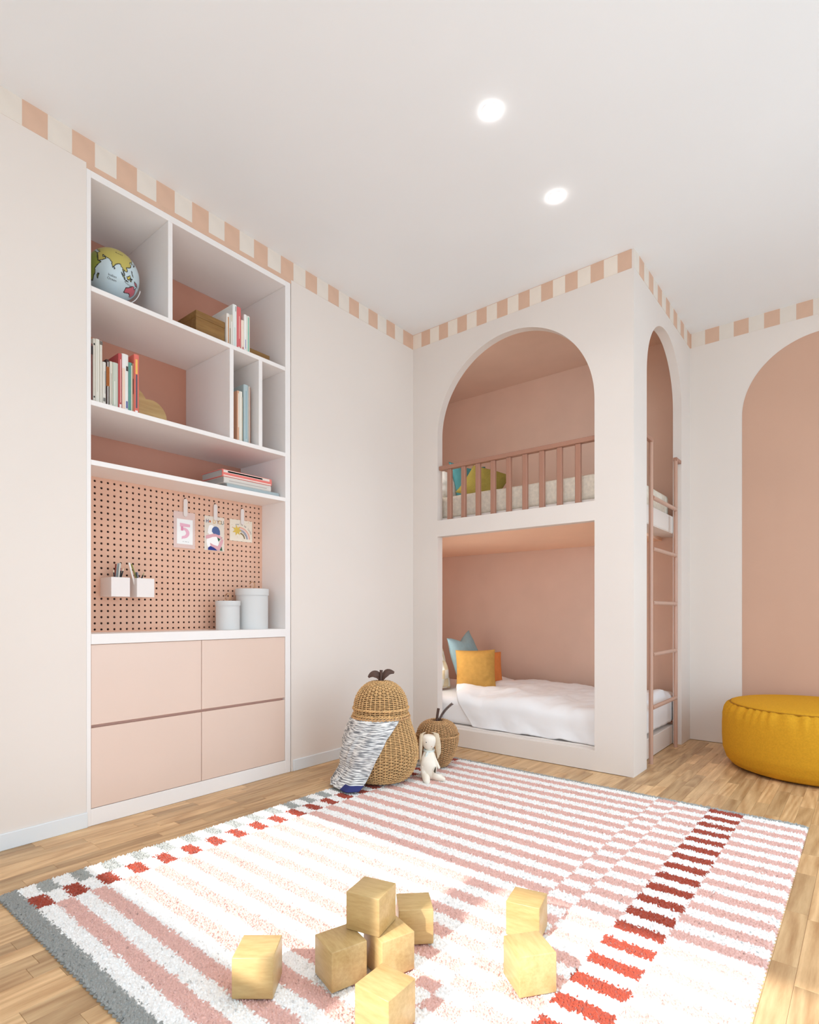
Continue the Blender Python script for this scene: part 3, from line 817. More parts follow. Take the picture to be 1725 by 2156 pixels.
add('leaf', leaf(curve3(c0 - RV * .003, c0 - RV * .012 + ZV * .035, c0 - RV * .035 + ZV * .055, c0 - RV * .066 + ZV * .022), lw, M['bark']), pear)
add('leaf', leaf(curve3(c0 + RV * .003, c0 + RV * .010 + ZV * .04, c0 + RV * .030 + ZV * .068, c0 + RV * .072 + ZV * .048), lw, M['bark']), pear)
# apple
AX_, AY_ = .596, -.514
APP = [(.056, .017), (.073, .035), (.095, .075), (.113, .125), (.121, .165), (.121, .194)]
ALID = [(.1175, .205), (.112, .228), (.095, .253), (.07, .270), (.045, .276), (.022, .268), (.006, .262)]
apple = thing('apple_basket', 'small round apple shaped wicker basket with a stalk, behind the toy rabbit', 'basket', (AX_, AY_, 0.0145))
me, pr = weave(APP, AX_, AY_, 36, .0066, .0023, .0028, M['wicker2'], 4)
bd = add('woven_body', me, apple)
add('stake_ring', stakes_mesh(pr, AX_, AY_, 36, .0026, M['wicker2']), bd)
add('lining', lathe([(max(.001, r - .005), z) for r, z in pr], M['wickerin'], 48, (AX_, AY_, 0), 180), bd)  # same dark skin, shading the gaps of the apple weave
add('rim_braid', braid(AX_, AY_, .1225, .1965, .0030, M['wicker2'], 30), bd)
me, pr = weave(ALID, AX_, AY_, 36, .0066, .0023, .0028, M['wicker2'], 4)
ld = add('lid', me, apple)
add('stake_ring', stakes_mesh(pr, AX_, AY_, 36, .0024, M['wicker2']), ld)
add('lining', lathe([(max(.001, r - .005), z) for r, z in pr], M['wickerin'], 48, (AX_, AY_, 0), 180), ld)
AC = Vector((AX_, AY_, 0))
add('stem', tube([AC + ZV * .262 - RV * .004, AC + ZV * .305, AC + RV * .006 + ZV * .345], [.009, .008, .0085], M['bark'], 10), apple)
def sprig():
    pth = curve3(AC + ZV * .262 + RV * .006, AC + ZV * .31 + RV * .02, AC + ZV * .345 + RV * .05, AC + RV * .086 + ZV * .372, 20)
    bmx = bmesh.new(); tm = tube(pth, .0022, M['bark'], 6); bmx.from_mesh(tm); bpy.data.meshes.remove(tm)
    for i in range(2, 20):
        for s in (1, -1):
            mtx = Matrix.Translation(pth[i] + (ZV * .6 - RV * .8).normalized() * .0045 * s + FV * .002 * s) @ Matrix.Diagonal((.004, .003, .004, 1))
            bmesh.ops.create_icosphere(bmx, subdivisions=1, radius=1.0, matrix=mtx)
    return bm_mesh(bmx, M['bark'], 180)
add('sprig', sprig(), apple)

# blanket hanging out of the pear basket
bl_m = bpy.data.materials.new('melange_blanket'); bl_m.use_nodes = True
nt = bl_m.node_tree; b = nt.nodes['Principled BSDF']; Lk = nt.links.new
uvn = nt.nodes.new('ShaderNodeUVMap'); mp = nt.nodes.new('ShaderNodeMapping'); mp.inputs['Scale'].default_value = (7, 70, 1)
Lk(uvn.outputs[0], mp.inputs[0])
nz = nt.nodes.new('ShaderNodeTexNoise'); nz.inputs['Scale'].default_value = 1.0; nz.inputs['Detail'].default_value = 3; Lk(mp.outputs[0], nz.inputs['Vector'])
rp = nt.nodes.new('ShaderNodeValToRGB'); cr = rp.color_ramp
cr.elements[0].position = .40; cr.elements[0].color = (*S(112, 114, 118), 1); cr.elements[1].position = .58; cr.elements[1].color = (*S(236, 235, 232), 1)
Lk(nz.outputs['Fac'], rp.inputs[0])
sx = nt.nodes.new('ShaderNodeSeparateXYZ'); Lk(uvn.outputs[0], sx.inputs[0])
# navy end patch and dark centre crease thread
g1 = nt.nodes.new('ShaderNodeMath'); g1.operation = 'GREATER_THAN'; g1.inputs[1].default_value = .935; Lk(sx.outputs[1], g1.inputs[0])
g2 = nt.nodes.new('ShaderNodeMath'); g2.operation = 'GREATER_THAN'; g2.inputs[1].default_value = .78; Lk(sx.outputs[0], g2.inputs[0])
g3 = nt.nodes.new('ShaderNodeMath'); g3.operation = 'MULTIPLY'; Lk(g1.outputs[0], g3.inputs[0]); Lk(g2.outputs[0], g3.inputs[1])
mx = nt.nodes.new('ShaderNodeMix'); mx.data_type = 'RGBA'; Lk(g3.outputs[0], mx.inputs[0]); Lk(rp.outputs[0], mx.inputs[6]); mx.inputs[7].default_value = (*S(58, 62, 110), 1)
Lk(mx.outputs[2], b.inputs['Base Color']); b.inputs['Roughness'].default_value = .95; b.inputs['Specular IOR Level'].default_value = .05
def blanket():
    prr = catmull(PEAR, 12); zs = [p[1] for p in prr]; rs = [p[0] for p in prr]
    ns, ntt = 90, 70
    V, F, UV = [], [], []
    tow = -FV                                  # towards the camera
    for i in range(ns + 1):
        s = i / ns
        for j in range(ntt + 1):
            t = j / ntt
            # angle from the camera facing direction; negative = left in view
            right = np.interp(s, [0, .12, .3, .6, .85, 1], [44, 30, 12, -4, -14, -20])
            left = np.interp(s, [0, .2, .6, .85, 1], [-82, -96, -108, -110, -112])
            phi = math.radians(left + (right - left) * t)
            if s < .06:
                z = .352 - 0.012 * (s / .06); r = .140 + .016 * (s / .06)
            else:
                q = (s - .06) / .94
                z = .340 - q * .318
                r = float(np.interp(z, zs, rs)) + .007
            # gravity: below the belly hang straight down, then spread on the rug
            if z < .15:
                fl = float(np.interp(math.degrees(phi), [-112, -90, -68, -48, -30, -16, 0], [.02, .05, .095, .10, .150, .05, .02]))
                r = max(r, .207 + fl * max(0, (.12 - z) / .12) ** 1.6)
            fold = .008 * math.sin(t * 17 + 3 * s) * min(1, s * 4) + .010 * math.exp(-((t - .55) / .035) ** 2) * min(1, s * 3) - .006 * math.exp(-((t - .60) / .02) ** 2)
            fold += .004 * fbm(t * 3, s * 3, 1.0)
            r += max(fold, -.004) + .003
            p = PC + (RV * math.sin(phi) + tow * math.cos(phi)) * r + ZV * max(.0165 + .004 * max(0, fbm(t * 6, s * 6)), z)
            V.append(p); UV.append((t, s))
    n = ntt + 1
    for i in range(ns):
        for j in range(ntt): F.append((i * n + j, (i + 1) * n + j, (i + 1) * n + j + 1, i * n + j + 1))
    me = mesh_of('blanket', V, F, bl_m, 180)
    uvl = me.uv_layers.new(name='UVMap')
    for lp in me.loops: uvl.data[lp.index].uv = UV[lp.vertex_index]
    return me
bk = add('blanket', blanket()); sm = bk.modifiers.new('thick', 'SOLIDIFY'); sm.thickness = .004; sm.offset = 1
tag(bk, 'grey and white streaked knitted blanket hanging out of the pear basket', 'blanket')

# toy rabbit sitting against the apple basket
def rabbit():
    B0 = Vector((.742, -.775, 0.0145))
    t = thing('toy_rabbit', 'cream cloth toy rabbit with long drooping ears, leaning on the apple basket', 'soft toy', B0)
    def P(u, v, fwd=0.0):
        """u, v in photograph pixels turned into metres in the plane of the toy"""
        return B0 + RV * ((u - 905) / 396) + ZV * ((1645 - v) / 396) + FV * fwd
    J = [P(902, 1634, .03), P(903, 1612, .045), P(904, 1596, .055), P(903, 1586, .06), P(903, 1578, .055), P(903, 1563, .058), P(903.5, 1553, .06),
         P(909, 1589, .05), P(915, 1603, .035), P(924.5, 1624, .02),      # right arm
         P(895, 1590, .05), P(890, 1606, .03), P(889, 1622, .015),       # left arm
         P(896, 1638, .015), P(896, 1642, -.02), P(899, 1645, -.055),      # left leg
         P(912, 1637, .02), P(924, 1640, .0), P(936, 1642, -.02)]       # right leg
    Rr = [.060, .050, .032, .020, .038, .052, .042, .012, .0085, .008, .013, .011, .010, .028, .021, .017, .029, .019, .009]
    E = [(0, 1), (1, 2), (2, 3), (3, 4), (4, 5), (5, 6), (2, 7), (7, 8), (8, 9), (2, 10), (10, 11), (11, 12), (0, 13), (13, 14), (14, 15), (0, 16), (16, 17), (17, 18)]
    me = bpy.data.meshes.new('rabbit'); me.from_pydata([tuple(p) for p in J], E, []); me.materials.append(M['bunny'])
    o = add('body', me, t)
    sk = o.modifiers.new('skin', 'SKIN'); sk.use_smooth_shade = True
    for i, r in enumerate(Rr):
        d = me.skin_vertices[0].data[i]; d.radius = (r, r); d.use_root = (i == 0)
    ss = o.modifiers.new('sub', 'SUBSURF'); ss.levels = 2; ss.render_levels = 2
    def ear(p, wid, label=None):
        V, F = [], []; n = len(p); k = 5
        for side in (1, -1):
            for i, c in enumerate(p):
                tt = i / (n - 1); w = wid * (0.45 + 0.55 * math.sin(PI * min(1, tt * .85 + .1)))
                if tt > .9: w *= (1 - tt) / .1 * .8 + .2
                for j in range(k + 1):
                    q = -1 + 2 * j / k
                    V.append(c + RV * w * q + FV * (side * .003 * (1 - q * q) + .004 * q * q))
        N = n * (k + 1)
        for s in (0, 1):
            for i in range(n - 1):
                for j in range(k):
                    qd = (s * N + i * (k + 1) + j, s * N + (i + 1) * (k + 1) + j, s * N + (i + 1) * (k + 1) + j + 1, s * N + i * (k + 1) + j + 1)
                    F.append(qd if s else qd[::-1])
        return mesh_of('ear', V, F, M['bunnyear'], 180)
    e1 = add('ear', ear([P(894, 1549, .05), P(887, 1552, .035), P(885.5, 1565, .03), P(884.5, 1580, .03), P(884, 1595, .028), P(883.5, 1613, .028)], .0105), t)
    e1['label'] = 'beige left ear hanging down'
    e2 = add('ear', ear([P(911, 1549, .05), P(918, 1551, .035), P(920, 1562, .03), P(922, 1575, .03), P(923, 1590, .028), P(921, 1603, .028)], .0155), t)
    e2['label'] = 'beige right ear hanging down'
    # scarf
    ring = [P(903, 1587.5, .06) + RV * (.026 * math.cos(a)) + FV * (.026 * math.sin(a)) + ZV * (.004 * math.sin(a)) for a in np.linspace(0, 2 * PI, 25)]
    sc_ = add('scarf', tube(ring, .0065, M['scarf'], 8, False), t)
    add('scarf_end', tube([P(900, 1589, .033), P(897, 1594, .022), P(894, 1602, .02)], [.006, .008, .003], M['scarf'], 8), sc_)
    def dot(p, r, m):
        bmx = bmesh.new(); bmesh.ops.create_uvsphere(bmx, u_segments=12, v_segments=8, radius=r, matrix=Matrix.Translation(p)); return bm_mesh(bmx, m, 180)
    add('eye', dot(P(896.5, 1567, .0145), .0026, M['black']), t)
    add('nose', dot(P(908, 1577, .0215), .0022, M['leather']), t)
rabbit()

# ================================================================== THINGS IN THE BOOKCASE
# globe
def globe():
    c = Vector((-0.2, -1.993, 2.480)); R = .1123
    d = (Vector(cam.location) - c).normalized()
    rt = d.cross(ZV).normalized() * -1; rt = ZV.cross(d).normalized(); up = d.cross(rt)
    roll = math.radians(-9); rt, up = rt * math.cos(roll) + up * math.sin(roll), up * math.cos(roll) - rt * math.sin(roll)
    L0, P0 = math.radians(80), math.radians(-9)
    def pos(lon, lat, rr):
        lo, la = math.radians(lon) - L0, math.radians(lat)
        x = math.cos(la) * math.sin(lo); y = math.cos(P0) * math.sin(la) - math.sin(P0) * math.cos(la) * math.cos(lo)
        z = math.sin(P0) * math.sin(la) + math.cos(P0) * math.cos(la) * math.cos(lo)
        return c + (rt * x + up * y + d * z) * rr
    t = thing('globe', 'toy globe with pale blue sea on the top left shelf', 'globe', (c.x, c.y, 2.2829))
    nlo, nla = 300, 160
    LO, LA = np.meshgrid(np.linspace(-60, 220, nlo), np.linspace(-90, 90, nla), indexing='ij')
    lands = {
        'asia': (S(190, 176, 92), [(30, 31), (34, 28), (39, 21), (43, 13), (45, 12.5), (52, 16), (59, 22), (56, 26), (51, 24), (48, 30), (52, 28), (57, 26), (62, 25), (67, 24), (70, 21), (73, 19), (74, 14), (77, 8), (80, 13), (82, 17), (87, 21), (92, 22), (94, 17), (97, 16), (98.5, 9), (101, 5), (103, 1.5), (104, 2), (101, 8), (100, 13), (104, 10.5), (108, 11), (109, 15), (106, 20), (112, 22), (118, 25), (121, 30), (119, 36), (124, 40), (126, 35), (129, 36), (129, 41), (136, 46), (141, 53), (150, 60), (165, 62), (180, 68), (170, 72), (100, 78), (60, 72), (30, 70), (5, 60), (-9, 43), (3, 43), (12, 44), (16, 40), (24, 38), (28, 41), (27, 37), (35, 36)]),
        'africa': (S(140, 150, 62), [(-17, 15), (-8, 5), (8, 4), (10, -4), (13, -10), (12, -18), (18, -33), (27, -33), (33, -26), (35, -22), (40, -15), (39, -6), (44, 2), (51, 11), (43, 12), (38, 19), (33, 28), (25, 32), (10, 36), (-6, 35), (-12, 26)]),
        'madagascar': (S(140, 150, 62), [(44, -24), (46, -25), (49, -17), (50, -14), (47, -15), (44.5, -19)]),
        'australia': (S(206, 100, 112), [(114, -22), (114, -34), (119, -34), (126, -32), (132, -32), (137, -34), (141, -38), (147, -38), (151, -33), (153, -27), (147, -20), (143, -11), (140, -17), (136, -15), (136, -12), (131, -12), (126, -14), (121, -19)]),
        'sumatra': (S(170, 176, 84), [(95.5, 5.5), (98, 4), (102, 0), (106, -4), (105, -6), (101, -2.5), (97, 2)]),
        'borneo': (S(206, 186, 84), [(109, 1), (112, 2.5), (116, 6.5), (118.5, 4), (117, -1), (115.5, -4), (111, -3)]),
        'java': (S(170, 176, 84), [(105, -6.5), (110, -6.8), (114.5, -8), (111, -8.3)]),
        'celebes': (S(206, 186, 84), [(119.5, 1), (124, 1), (121, -1), (122.5, -5), (119.5, -5)]),
        'guinea': (S(206, 100, 112), [(131, -1), (138, -2), (145, -5), (150, -10), (144, -8), (138, -8), (133, -4)]),
        'philippines': (S(206, 186, 84), [(120, 18), (122, 17), (122, 13), (126, 7), (123, 9)]),
        'japan': (S(206, 186, 84), [(130, 31), (135, 34), (140, 36), (141, 42), (145, 43), (139, 38), (132, 34)]),
        'lanka': (S(60, 60, 40), [(80, 9), (81.8, 7.5), (80.5, 6)]),
    }
    sea = np.array(S(198, 214, 220)); colr = np.tile(sea, (LO.size, 1)).astype(float); x, y = LO.ravel(), LA.ravel()
    edge = np.zeros(x.size, bool)
    for nm, (cc, pts) in lands.items():
        p = np.array(pts, float); q = np.roll(p, -1, 0); ins = np.zeros(x.size, bool); dm = np.full(x.size, 1e9)
        for a, bb in zip(p, q):
            cond = ((a[1] > y) != (bb[1] > y))
            with np.errstate(divide='ignore', invalid='ignore'):
                xi = (bb[0] - a[0]) * (y - a[1]) / (bb[1] - a[1] + 1e-12) + a[0]
            ins ^= cond & (x < xi)
            ab = bb - a; tt = np.clip(((x - a[0]) * ab[0] + (y - a[1]) * ab[1]) / (ab @ ab), 0, 1)
            dm = np.minimum(dm, np.hypot((x - a[0] - tt * ab[0]) * np.cos(np.radians(y)), y - a[1] - tt * ab[1]))
        colr[ins] = cc; edge |= dm < 0.95
    colr[edge] = S(34, 34, 30)
    V = [pos(a, b2, R) for a, b2 in zip(x, y)]
    idx = np.arange(LO.size).reshape(LO.shape)
    F = np.stack([idx[:-1, :-1], idx[1:, :-1], idx[1:, 1:], idx[:-1, 1:]], -1).reshape(-1, 4)
    me = mesh_of('globe', V, F.tolist(), M['globe'], 180)
    at = me.color_attributes.new('Col', 'FLOAT_COLOR', 'POINT')
    at.data.foreach_set('color', np.hstack([colr, np.ones((len(colr), 1))]).ravel())
    ball = add('ball', me, t)
    # the far side of the ball, unprinted
    add('ball_back', lathe([(R * .985 * math.sin(a), R * .985 * math.cos(a)) for a in np.linspace(PI - .01, .01, 32)], cmat(198, 214, 220, .3), 48, c, 180), ball)
    for s, lon, lat, sz in (('Indian\nOcean', 79, -13.5, 7.4), ('Australia', 117, -13.0, 6.4), ('Russia', 88, 50, 6.4)):
        rr = math.radians(-14 if s == 'Australia' else 0)
        def f(u, v, w, lon=lon, lat=lat, rr=rr):
            a, b2 = u * math.cos(rr) - v * math.sin(rr), u * math.sin(rr) + v * math.cos(rr)
            return pos(lon + a / math.cos(math.radians(lat)), lat + b2, R * 1.004)
        add('lettering', text_mesh(s, sz, M['black'], f), ball)
    # stand: curved arm round the back and a round foot
    ax = (Vector((0.10, 1.0, -.12))).normalized()
    e1 = up; pth = []
    for a in np.linspace(math.radians(-10), math.radians(-190), 40):
        pth.append(c + (rt * math.cos(a) * .95 + ZV * math.sin(a)) * (R + .011))
    V, F = [], []
    dd = d
    for i, p in enumerate(pth):
        rad = (p - c).normalized()
        for (q1, q2) in ((-.006, .0), (.006, .0), (.006, .004), (-.006, .004)): V.append(p + dd * (q1 - .012) + rad * q2)
    for i in range(len(pth) - 1):
        for k in range(4): F.append((i * 4 + k, i * 4 + (k + 1) % 4, (i + 1) * 4 + (k + 1) % 4, (i + 1) * 4 + k))
    F += [(3, 2, 1, 0), tuple(len(V) - 4 + k for k in range(4))]
    add('arm', mesh_of('arm', V, F, M['pot'], 40), t)
    zf = 2.2829
    add('foot', lathe([(.075, 0), (.075, .006), (.06, .012), (.014, .02), (.010, c.z - R - .011 - zf)], M['pot'], 40, (c.x, c.y, zf)), t)
globe()

# books ------------------------------------------------------------------
def book(y0, y1, z0, h, depth, xs, cover, label, group, prints=(), cats='book', rounded=True):
    """standing book, spine at x = xs facing +x, thickness along y; prints = (zf0, zf1, rgb, yf0, yf1) flat panels on the spine"""
    t = thing('book', label, 'book', (xs - depth / 2, (y0 + y1) / 2, z0), group)
    cm = cmat(*cover, 0.5); ct = min(.0022, (y1 - y0) * .14)
    w = y1 - y0
    # cover: two boards and a slightly rounded spine
    prof = [(xs - depth, y0), (xs - .004, y0), (xs - .0012, y0 + w * .12), (xs, y0 + w * .35), (xs, y1 - w * .35), (xs - .0012, y1 - w * .12), (xs - .004, y1), (xs - depth, y1), (xs - depth, y1 - ct), (xs - .005, y1 - ct), (xs - .005, y0 + ct), (xs - depth, y0 + ct)]
    V = [(x, y, z0) for x, y in prof] + [(x, y, z0 + h) for x, y in prof]; n = len(prof)
    F = [(i, (i + 1) % n, n + (i + 1) % n, n + i) for i in range(n)]
    cap = [(0, 1, 10, 11), (1, 2, 3, 4, 5, 6, 9, 10), (6, 7, 8, 9)]
    F += [tuple(reversed(c_)) for c_ in cap] + [tuple(n + i for i in c_) for c_ in cap]
    co = add('cover', mesh_of('cover', V, F, cm, None), t)
    add('pages', box(xs - depth + .003, xs - .005, y0 + ct, y1 - ct, z0 + .003, z0 + h - .003, M['pages']), t)
    for (a, b2, rgb, f0, f1) in prints:
        add('spine_print', box(xs - .0004, xs + .0004, y0 + w * f0, y0 + w * f1, z0 + h * a, z0 + h * b2, cmat(*rgb, .5)), co)
Z1, Z2, Z3 = 2.2829, 1.8009, 1.5484
g = 'books on the upper right shelf'
XS = -.045
for (y0, y1, h, dp, cov, lab, pr_) in (
    (-1.4885, -1.4725, .178, .15, (232, 226, 218), 'short white book with an orange spine band beside the wooden box', [(.05, .9, (206, 150, 104), .35, .75)]),
    (-1.4720, -1.4660, .176, .15, (226, 222, 214), 'thin short ivory book, second from the wooden box', [(.1, .6, (150, 130, 110), .3, .7)]),
    (-1.4655, -1.4520, .180, .15, (214, 206, 190), 'short beige book hidden in front of the tall white one', [(.1, .8, (236, 232, 226), .2, .6)]),
    (-1.4515, -1.4270, .241, .20, (230, 232, 228), 'tallest white book on the upper right shelf', [(.86, .97, (90, 84, 80), .6, .72), (.08, .5, (206, 222, 216), .3, .6)]),
    (-1.4265, -1.4015, .238, .18, (214, 108, 108), 'tall coral red book on the upper right shelf', [(.04, .12, (240, 226, 214), .3, .7), (.3, .8, (240, 190, 180), .45, .6)]),
    (-1.4010, -1.3830, .178, .15, (240, 222, 206), 'short cream pink book right of the coral one', [(.1, .2, (190, 80, 90), .4, .7)]),
    (-1.3825, -1.3665, .215, .15, (240, 238, 234), 'white book with a violet mark right of the coral one', [(.15, .38, (120, 110, 170), .4, .6)]),
    (-1.3660, -1.3460, .214, .15, (228, 226, 214), 'ivory book with a green spine stripe, rightmost on the upper shelf', [(.03, .97, (120, 186, 164), .3, .62)])):
    book(y0, y1, Z1, h, dp, XS, cov, 'short' in lab and lab or lab, g, pr_)
g = 'books on the middle left shelf'
for (y0, y1, h, dp, cov, lab, pr_) in (
    (-2.1650, -2.1430, .258, .17, (110, 56, 50), 'dark red book at the left end of the middle shelf', [(.2, .7, (230, 190, 180), .15, .3), (.82, .96, (44, 24, 22), 0, 1)]),
    (-2.1425, -2.1325, .283, .18, (222, 216, 204), 'tall ivory book with dark dots beside the dark red one', [(.10, .125, (50, 48, 44), .3, .8), (.90, .93, (50, 48, 44), .3, .8)]),
    (-2.1320, -2.1145, .286, .18, (226, 222, 210), 'tall broad ivory book, third on the middle shelf', [(.2, .9, (200, 196, 184), .4, .5)]),
    (-2.1140, -2.1030, .283, .18, (220, 214, 202), 'tall slim ivory book with a dark top, fourth on the middle shelf', [(.94, .995, (110, 100, 92), 0, 1)]),
    (-2.1025, -2.0880, .196, .15, (222, 216, 206), 'short ivory book with a grey stamp near its foot', [(.12, .2, (120, 116, 110), .2, .8), (.3, .8, (170, 164, 158), .6, .75)]),
    (-2.0875, -2.0735, .212, .15, (70, 52, 46), 'dark short book with orange and white spine printing', [(.45, .85, (206, 120, 60), .1, .9), (.05, .95, (240, 236, 230), .4, .6)]),
    (-2.0730, -2.0600, .208, .15, (218, 210, 194), 'short cream book left of the sage green one', [(.1, .75, (160, 152, 140), .5, .62)]),
    (-2.0595, -2.0360, .209, .16, (196, 200, 186), 'sage green short book on the middle shelf', [(.1, .6, (228, 228, 218), .25, .4)]),
    (-2.0355, -2.0200, .257, .19, (188, 80, 80), 'crimson book with white lettering on the middle shelf', [(.15, .9, (240, 200, 196), .5, .65), (.06, .12, (240, 226, 224), .3, .8)]),
    (-2.0195, -1.9910, .262, .18, (230, 226, 222), 'tall white book with peach foot right of the crimson one', [(.02, .75, (236, 206, 184), .02, .45), (.72, .80, (60, 50, 46), .6, .9), (.08, .2, (90, 96, 150), .6, .85)]),
    (-1.9905, -1.9750, .232, .15, (96, 152, 140), 'green teal book on the middle shelf', [(.02, .95, (220, 212, 190), .7, .98)]),
    (-1.9745, -1.9665, .232, .15, (176, 130, 100), 'thin brown book left of the salmon one', [(.4, .7, (90, 50, 44), .3, .7)]),
    (-1.9660, -1.9430, .278, .18, (222, 114, 100), 'tall salmon red book, rightmost of the middle shelf row', [(.68, .92, (240, 190, 100), .25, .65), (.12, .67, (96, 88, 98), .3, .62), (.04, .08, (244, 236, 232), .2, .7)])):
    book(y0, y1, Z2, h, dp, XS, cov, lab, g, pr_)
g = 'books in the narrow compartment'
for (y0, y1, h, dp, cov, lab, pr_) in (
    (-1.4260, -1.4140, .276, .17, (220, 170, 140), 'peach edged book at the left of the narrow compartment', [(.3, .95, (236, 224, 210), .4, .9)]),
    (-1.4135, -1.3930, .277, .17, (234, 228, 214), 'cream book in the middle of the narrow compartment', [(.05, .9, (196, 184, 164), .8, .98)]),
    (-1.3850, -1.3560, .322, .19, (176, 192, 194), 'light blue tall book in the narrow compartment', [(.1, .9, (136, 170, 182), .4, .55)]),
    (-1.3555, -1.3450, .320, .19, (206, 190, 178), 'slim beige brown tall book right of the blue one', [(.02, .98, (176, 110, 84), .78, .98)])):
    book(y0, y1, Z2, h, dp, XS, cov, lab, g, pr_)
# stack of lying books
def lying(y0, y1, z0, z1, x0, x1, cover, label, prints=()):
    t = thing('book', label, 'book', ((x0 + x1) / 2, (y0 + y1) / 2, z0), 'books stacked flat above the pegboard')
    ct = .0028; cm = cmat(*cover, .5)
    h = z1 - z0
    prof = [(x0, z0), (x1 - .004, z0), (x1 - .001, z0 + h * .15), (x1, z0 + h * .4), (x1, z1 - h * .4), (x1 - .001, z1 - h * .15), (x1 - .004, z1), (x0, z1), (x0, z1 - ct), (x1 - .006, z1 - ct), (x1 - .006, z0 + ct), (x0, z0 + ct)]
    V = [(x, y0, z) for x, z in prof] + [(x, y1, z) for x, z in prof]; n = len(prof)
    F = [(i, n + i, n + (i + 1) % n, (i + 1) % n) for i in range(n)]
    cap = [(0, 1, 10, 11), (1, 2, 3, 4, 5, 6, 9, 10), (6, 7, 8, 9)]
    F += [c_ for c_ in cap] + [tuple(n + i for i in reversed(c_)) for c_ in cap]
    co = add('cover', mesh_of('cover', V, F, cm), t)
    add('pages', box(x0 + .003, x1 - .006, y0 + .004, y1 - .004, z0 + ct, z1 - ct, cmat(176, 172, 168, .9)), t)
    for (f0, f1, g0, g1, rgb) in prints:
        add('spine_print', box(x1 - .0004, x1 + .0004, y0 + (y1 - y0) * f0, y0 + (y1 - y0) * f1, z0 + h * g0, z0 + h * g1, cmat(*rgb, .5)), co)
lying(-1.485, -1.150, 1.5484, 1.5775, -.26, -.047, (168, 180, 182), 'large blue grey book at the bottom of the flat stack')
lying(-1.502, -1.205, 1.5777, 1.6105, -.25, -.05, (214, 206, 198), 'thick ivory book in the middle of the flat stack', [(.1, .9, .35, .5, (186, 176, 168))])
lying(-1.511, -1.200, 1.6107, 1.648, -.25, -.05, (226, 122, 112), 'coral and white book on top of the flat stack', [(.02, .98, .06, .2, (236, 226, 216)), (.02, .95, .56, .9, (226, 214, 204)), (.1, .8, .62, .82, (150, 142, 132))])

# wooden boxes and cloud
wb = thing('wooden_box', 'brown wooden box left of the books on the upper shelf', 'box', (-.15, -1.57, Z1))
add('body', boxes([(-.235, -.06, -1.6535, -1.4915, Z1, Z1 + .098)], M['boxwood']), wb)
add('lid', box(-.237, -.058, -1.655, -1.490, Z1 + .0985, Z1 + .132, M['boxwood'], .003, 2), wb)
wt = thing('wooden_tray', 'low brown wooden tray at the right end of the upper shelf', 'tray', (-.13, -1.27, Z1))
add('base', box(-.20, -.06, -1.342, -1.206, Z1, Z1 + .012, M['boxwood'], .002, 1), wt)
add('rim', boxes([(-.20, -.19, -1.342, -1.206, Z1 + .012, Z1 + .056), (-.07, -.06, -1.342, -1.206, Z1 + .012, Z1 + .056), (-.19, -.07, -1.342, -1.332, Z1 + .012, Z1 + .056), (-.19, -.07, -1.216, -1.206, Z1 + .012, Z1 + .056)], M['boxwood'], .002), wt)
cl = []
def cloud_pts():
    cs = [(-1.955, 1.900, .058), (-1.890, 1.930, .0725), (-1.797, 1.880, .082)]
    out = []
    top = []
    for i in range(121):
        y = -2.013 + (2.013 - 1.7152) * i / 120
        z = Z2
        for (cy, cz, r) in cs:
            if abs(y - cy) < r: z = max(z, cz + math.sqrt(r * r - (y - cy) ** 2))
        top.append((y, z + .0003))
    return [(-1.7152, Z2), *[(p[0], p[1]) for p in reversed(top)], (-2.013, Z2)]
tag(add('cloud_ornament', sheet2d(cloud_pts(), [], .03, M['cloudwood'], lambda u, v, w: (-.262 + w, u, v))), 'wooden cloud shaped ornament right of the books on the middle shelf', 'ornament')

# round lidded boxes on the worktop
def canister(x, y, r, h, rl, hl, label):
    z0 = .8112
    t = thing('round_box', label, 'box', (x, y, z0), 'round lidded boxes on the worktop')
    add('body', lathe([(r, 0), (r, h - .012), (r - .003, h - .012), (r - .003, .003), (.001, .003)], M['canister'], 64, (x, y, z0)), t)
    l = add('lid', lathe([(r + .0005, h - hl), (rl, h - hl), (rl, h - .002), (rl - .002, h), (.001, h)], M['canister'], 64, (x, y, z0), caps=False), t)
    # leather loop
    V, F = [], []; n = 18
    for i in range(n + 1):
        a = math.radians(-75 + 330 * i / n); rr = .0160
        cz = z0 + h + .017; dy = rr * math.sin(a) * .8; dz = -rr * math.cos(a) * (1.15)
        for q in (-.010, .010):
            p = Vector((x, y, cz)) + RV * dy + ZV * dz + FV * q
            nrm = (RV * math.sin(a) - ZV * math.cos(a)).normalized()
            V += [p, p + nrm * .0022]
    for i in range(n):
        a, b2 = i * 4, (i + 1) * 4
        F += [(a, a + 2, b2 + 2, b2), (a + 1, b2 + 1, b2 + 3, a + 3), (a, b2, b2 + 1, a + 1), (a + 2, a + 3, b2 + 3, b2 + 2)]
    lp = mesh_of('loop', V, F, M['leather'], 50)
    zmin = min(v.co.z for v in lp.vertices); lp.transform(Matrix.Translation((0, 0, z0 + h - zmin)))
    add('loop_handle', lp, l)
canister(-.100, -1.447, .061, .153, .0643, .025, 'smaller pale grey round box with leather loop, in front of the taller one')
canister(-.112, -1.286, .086, .222, .0900, .036, 'taller pale grey round box with leather loop at the right of the worktop')

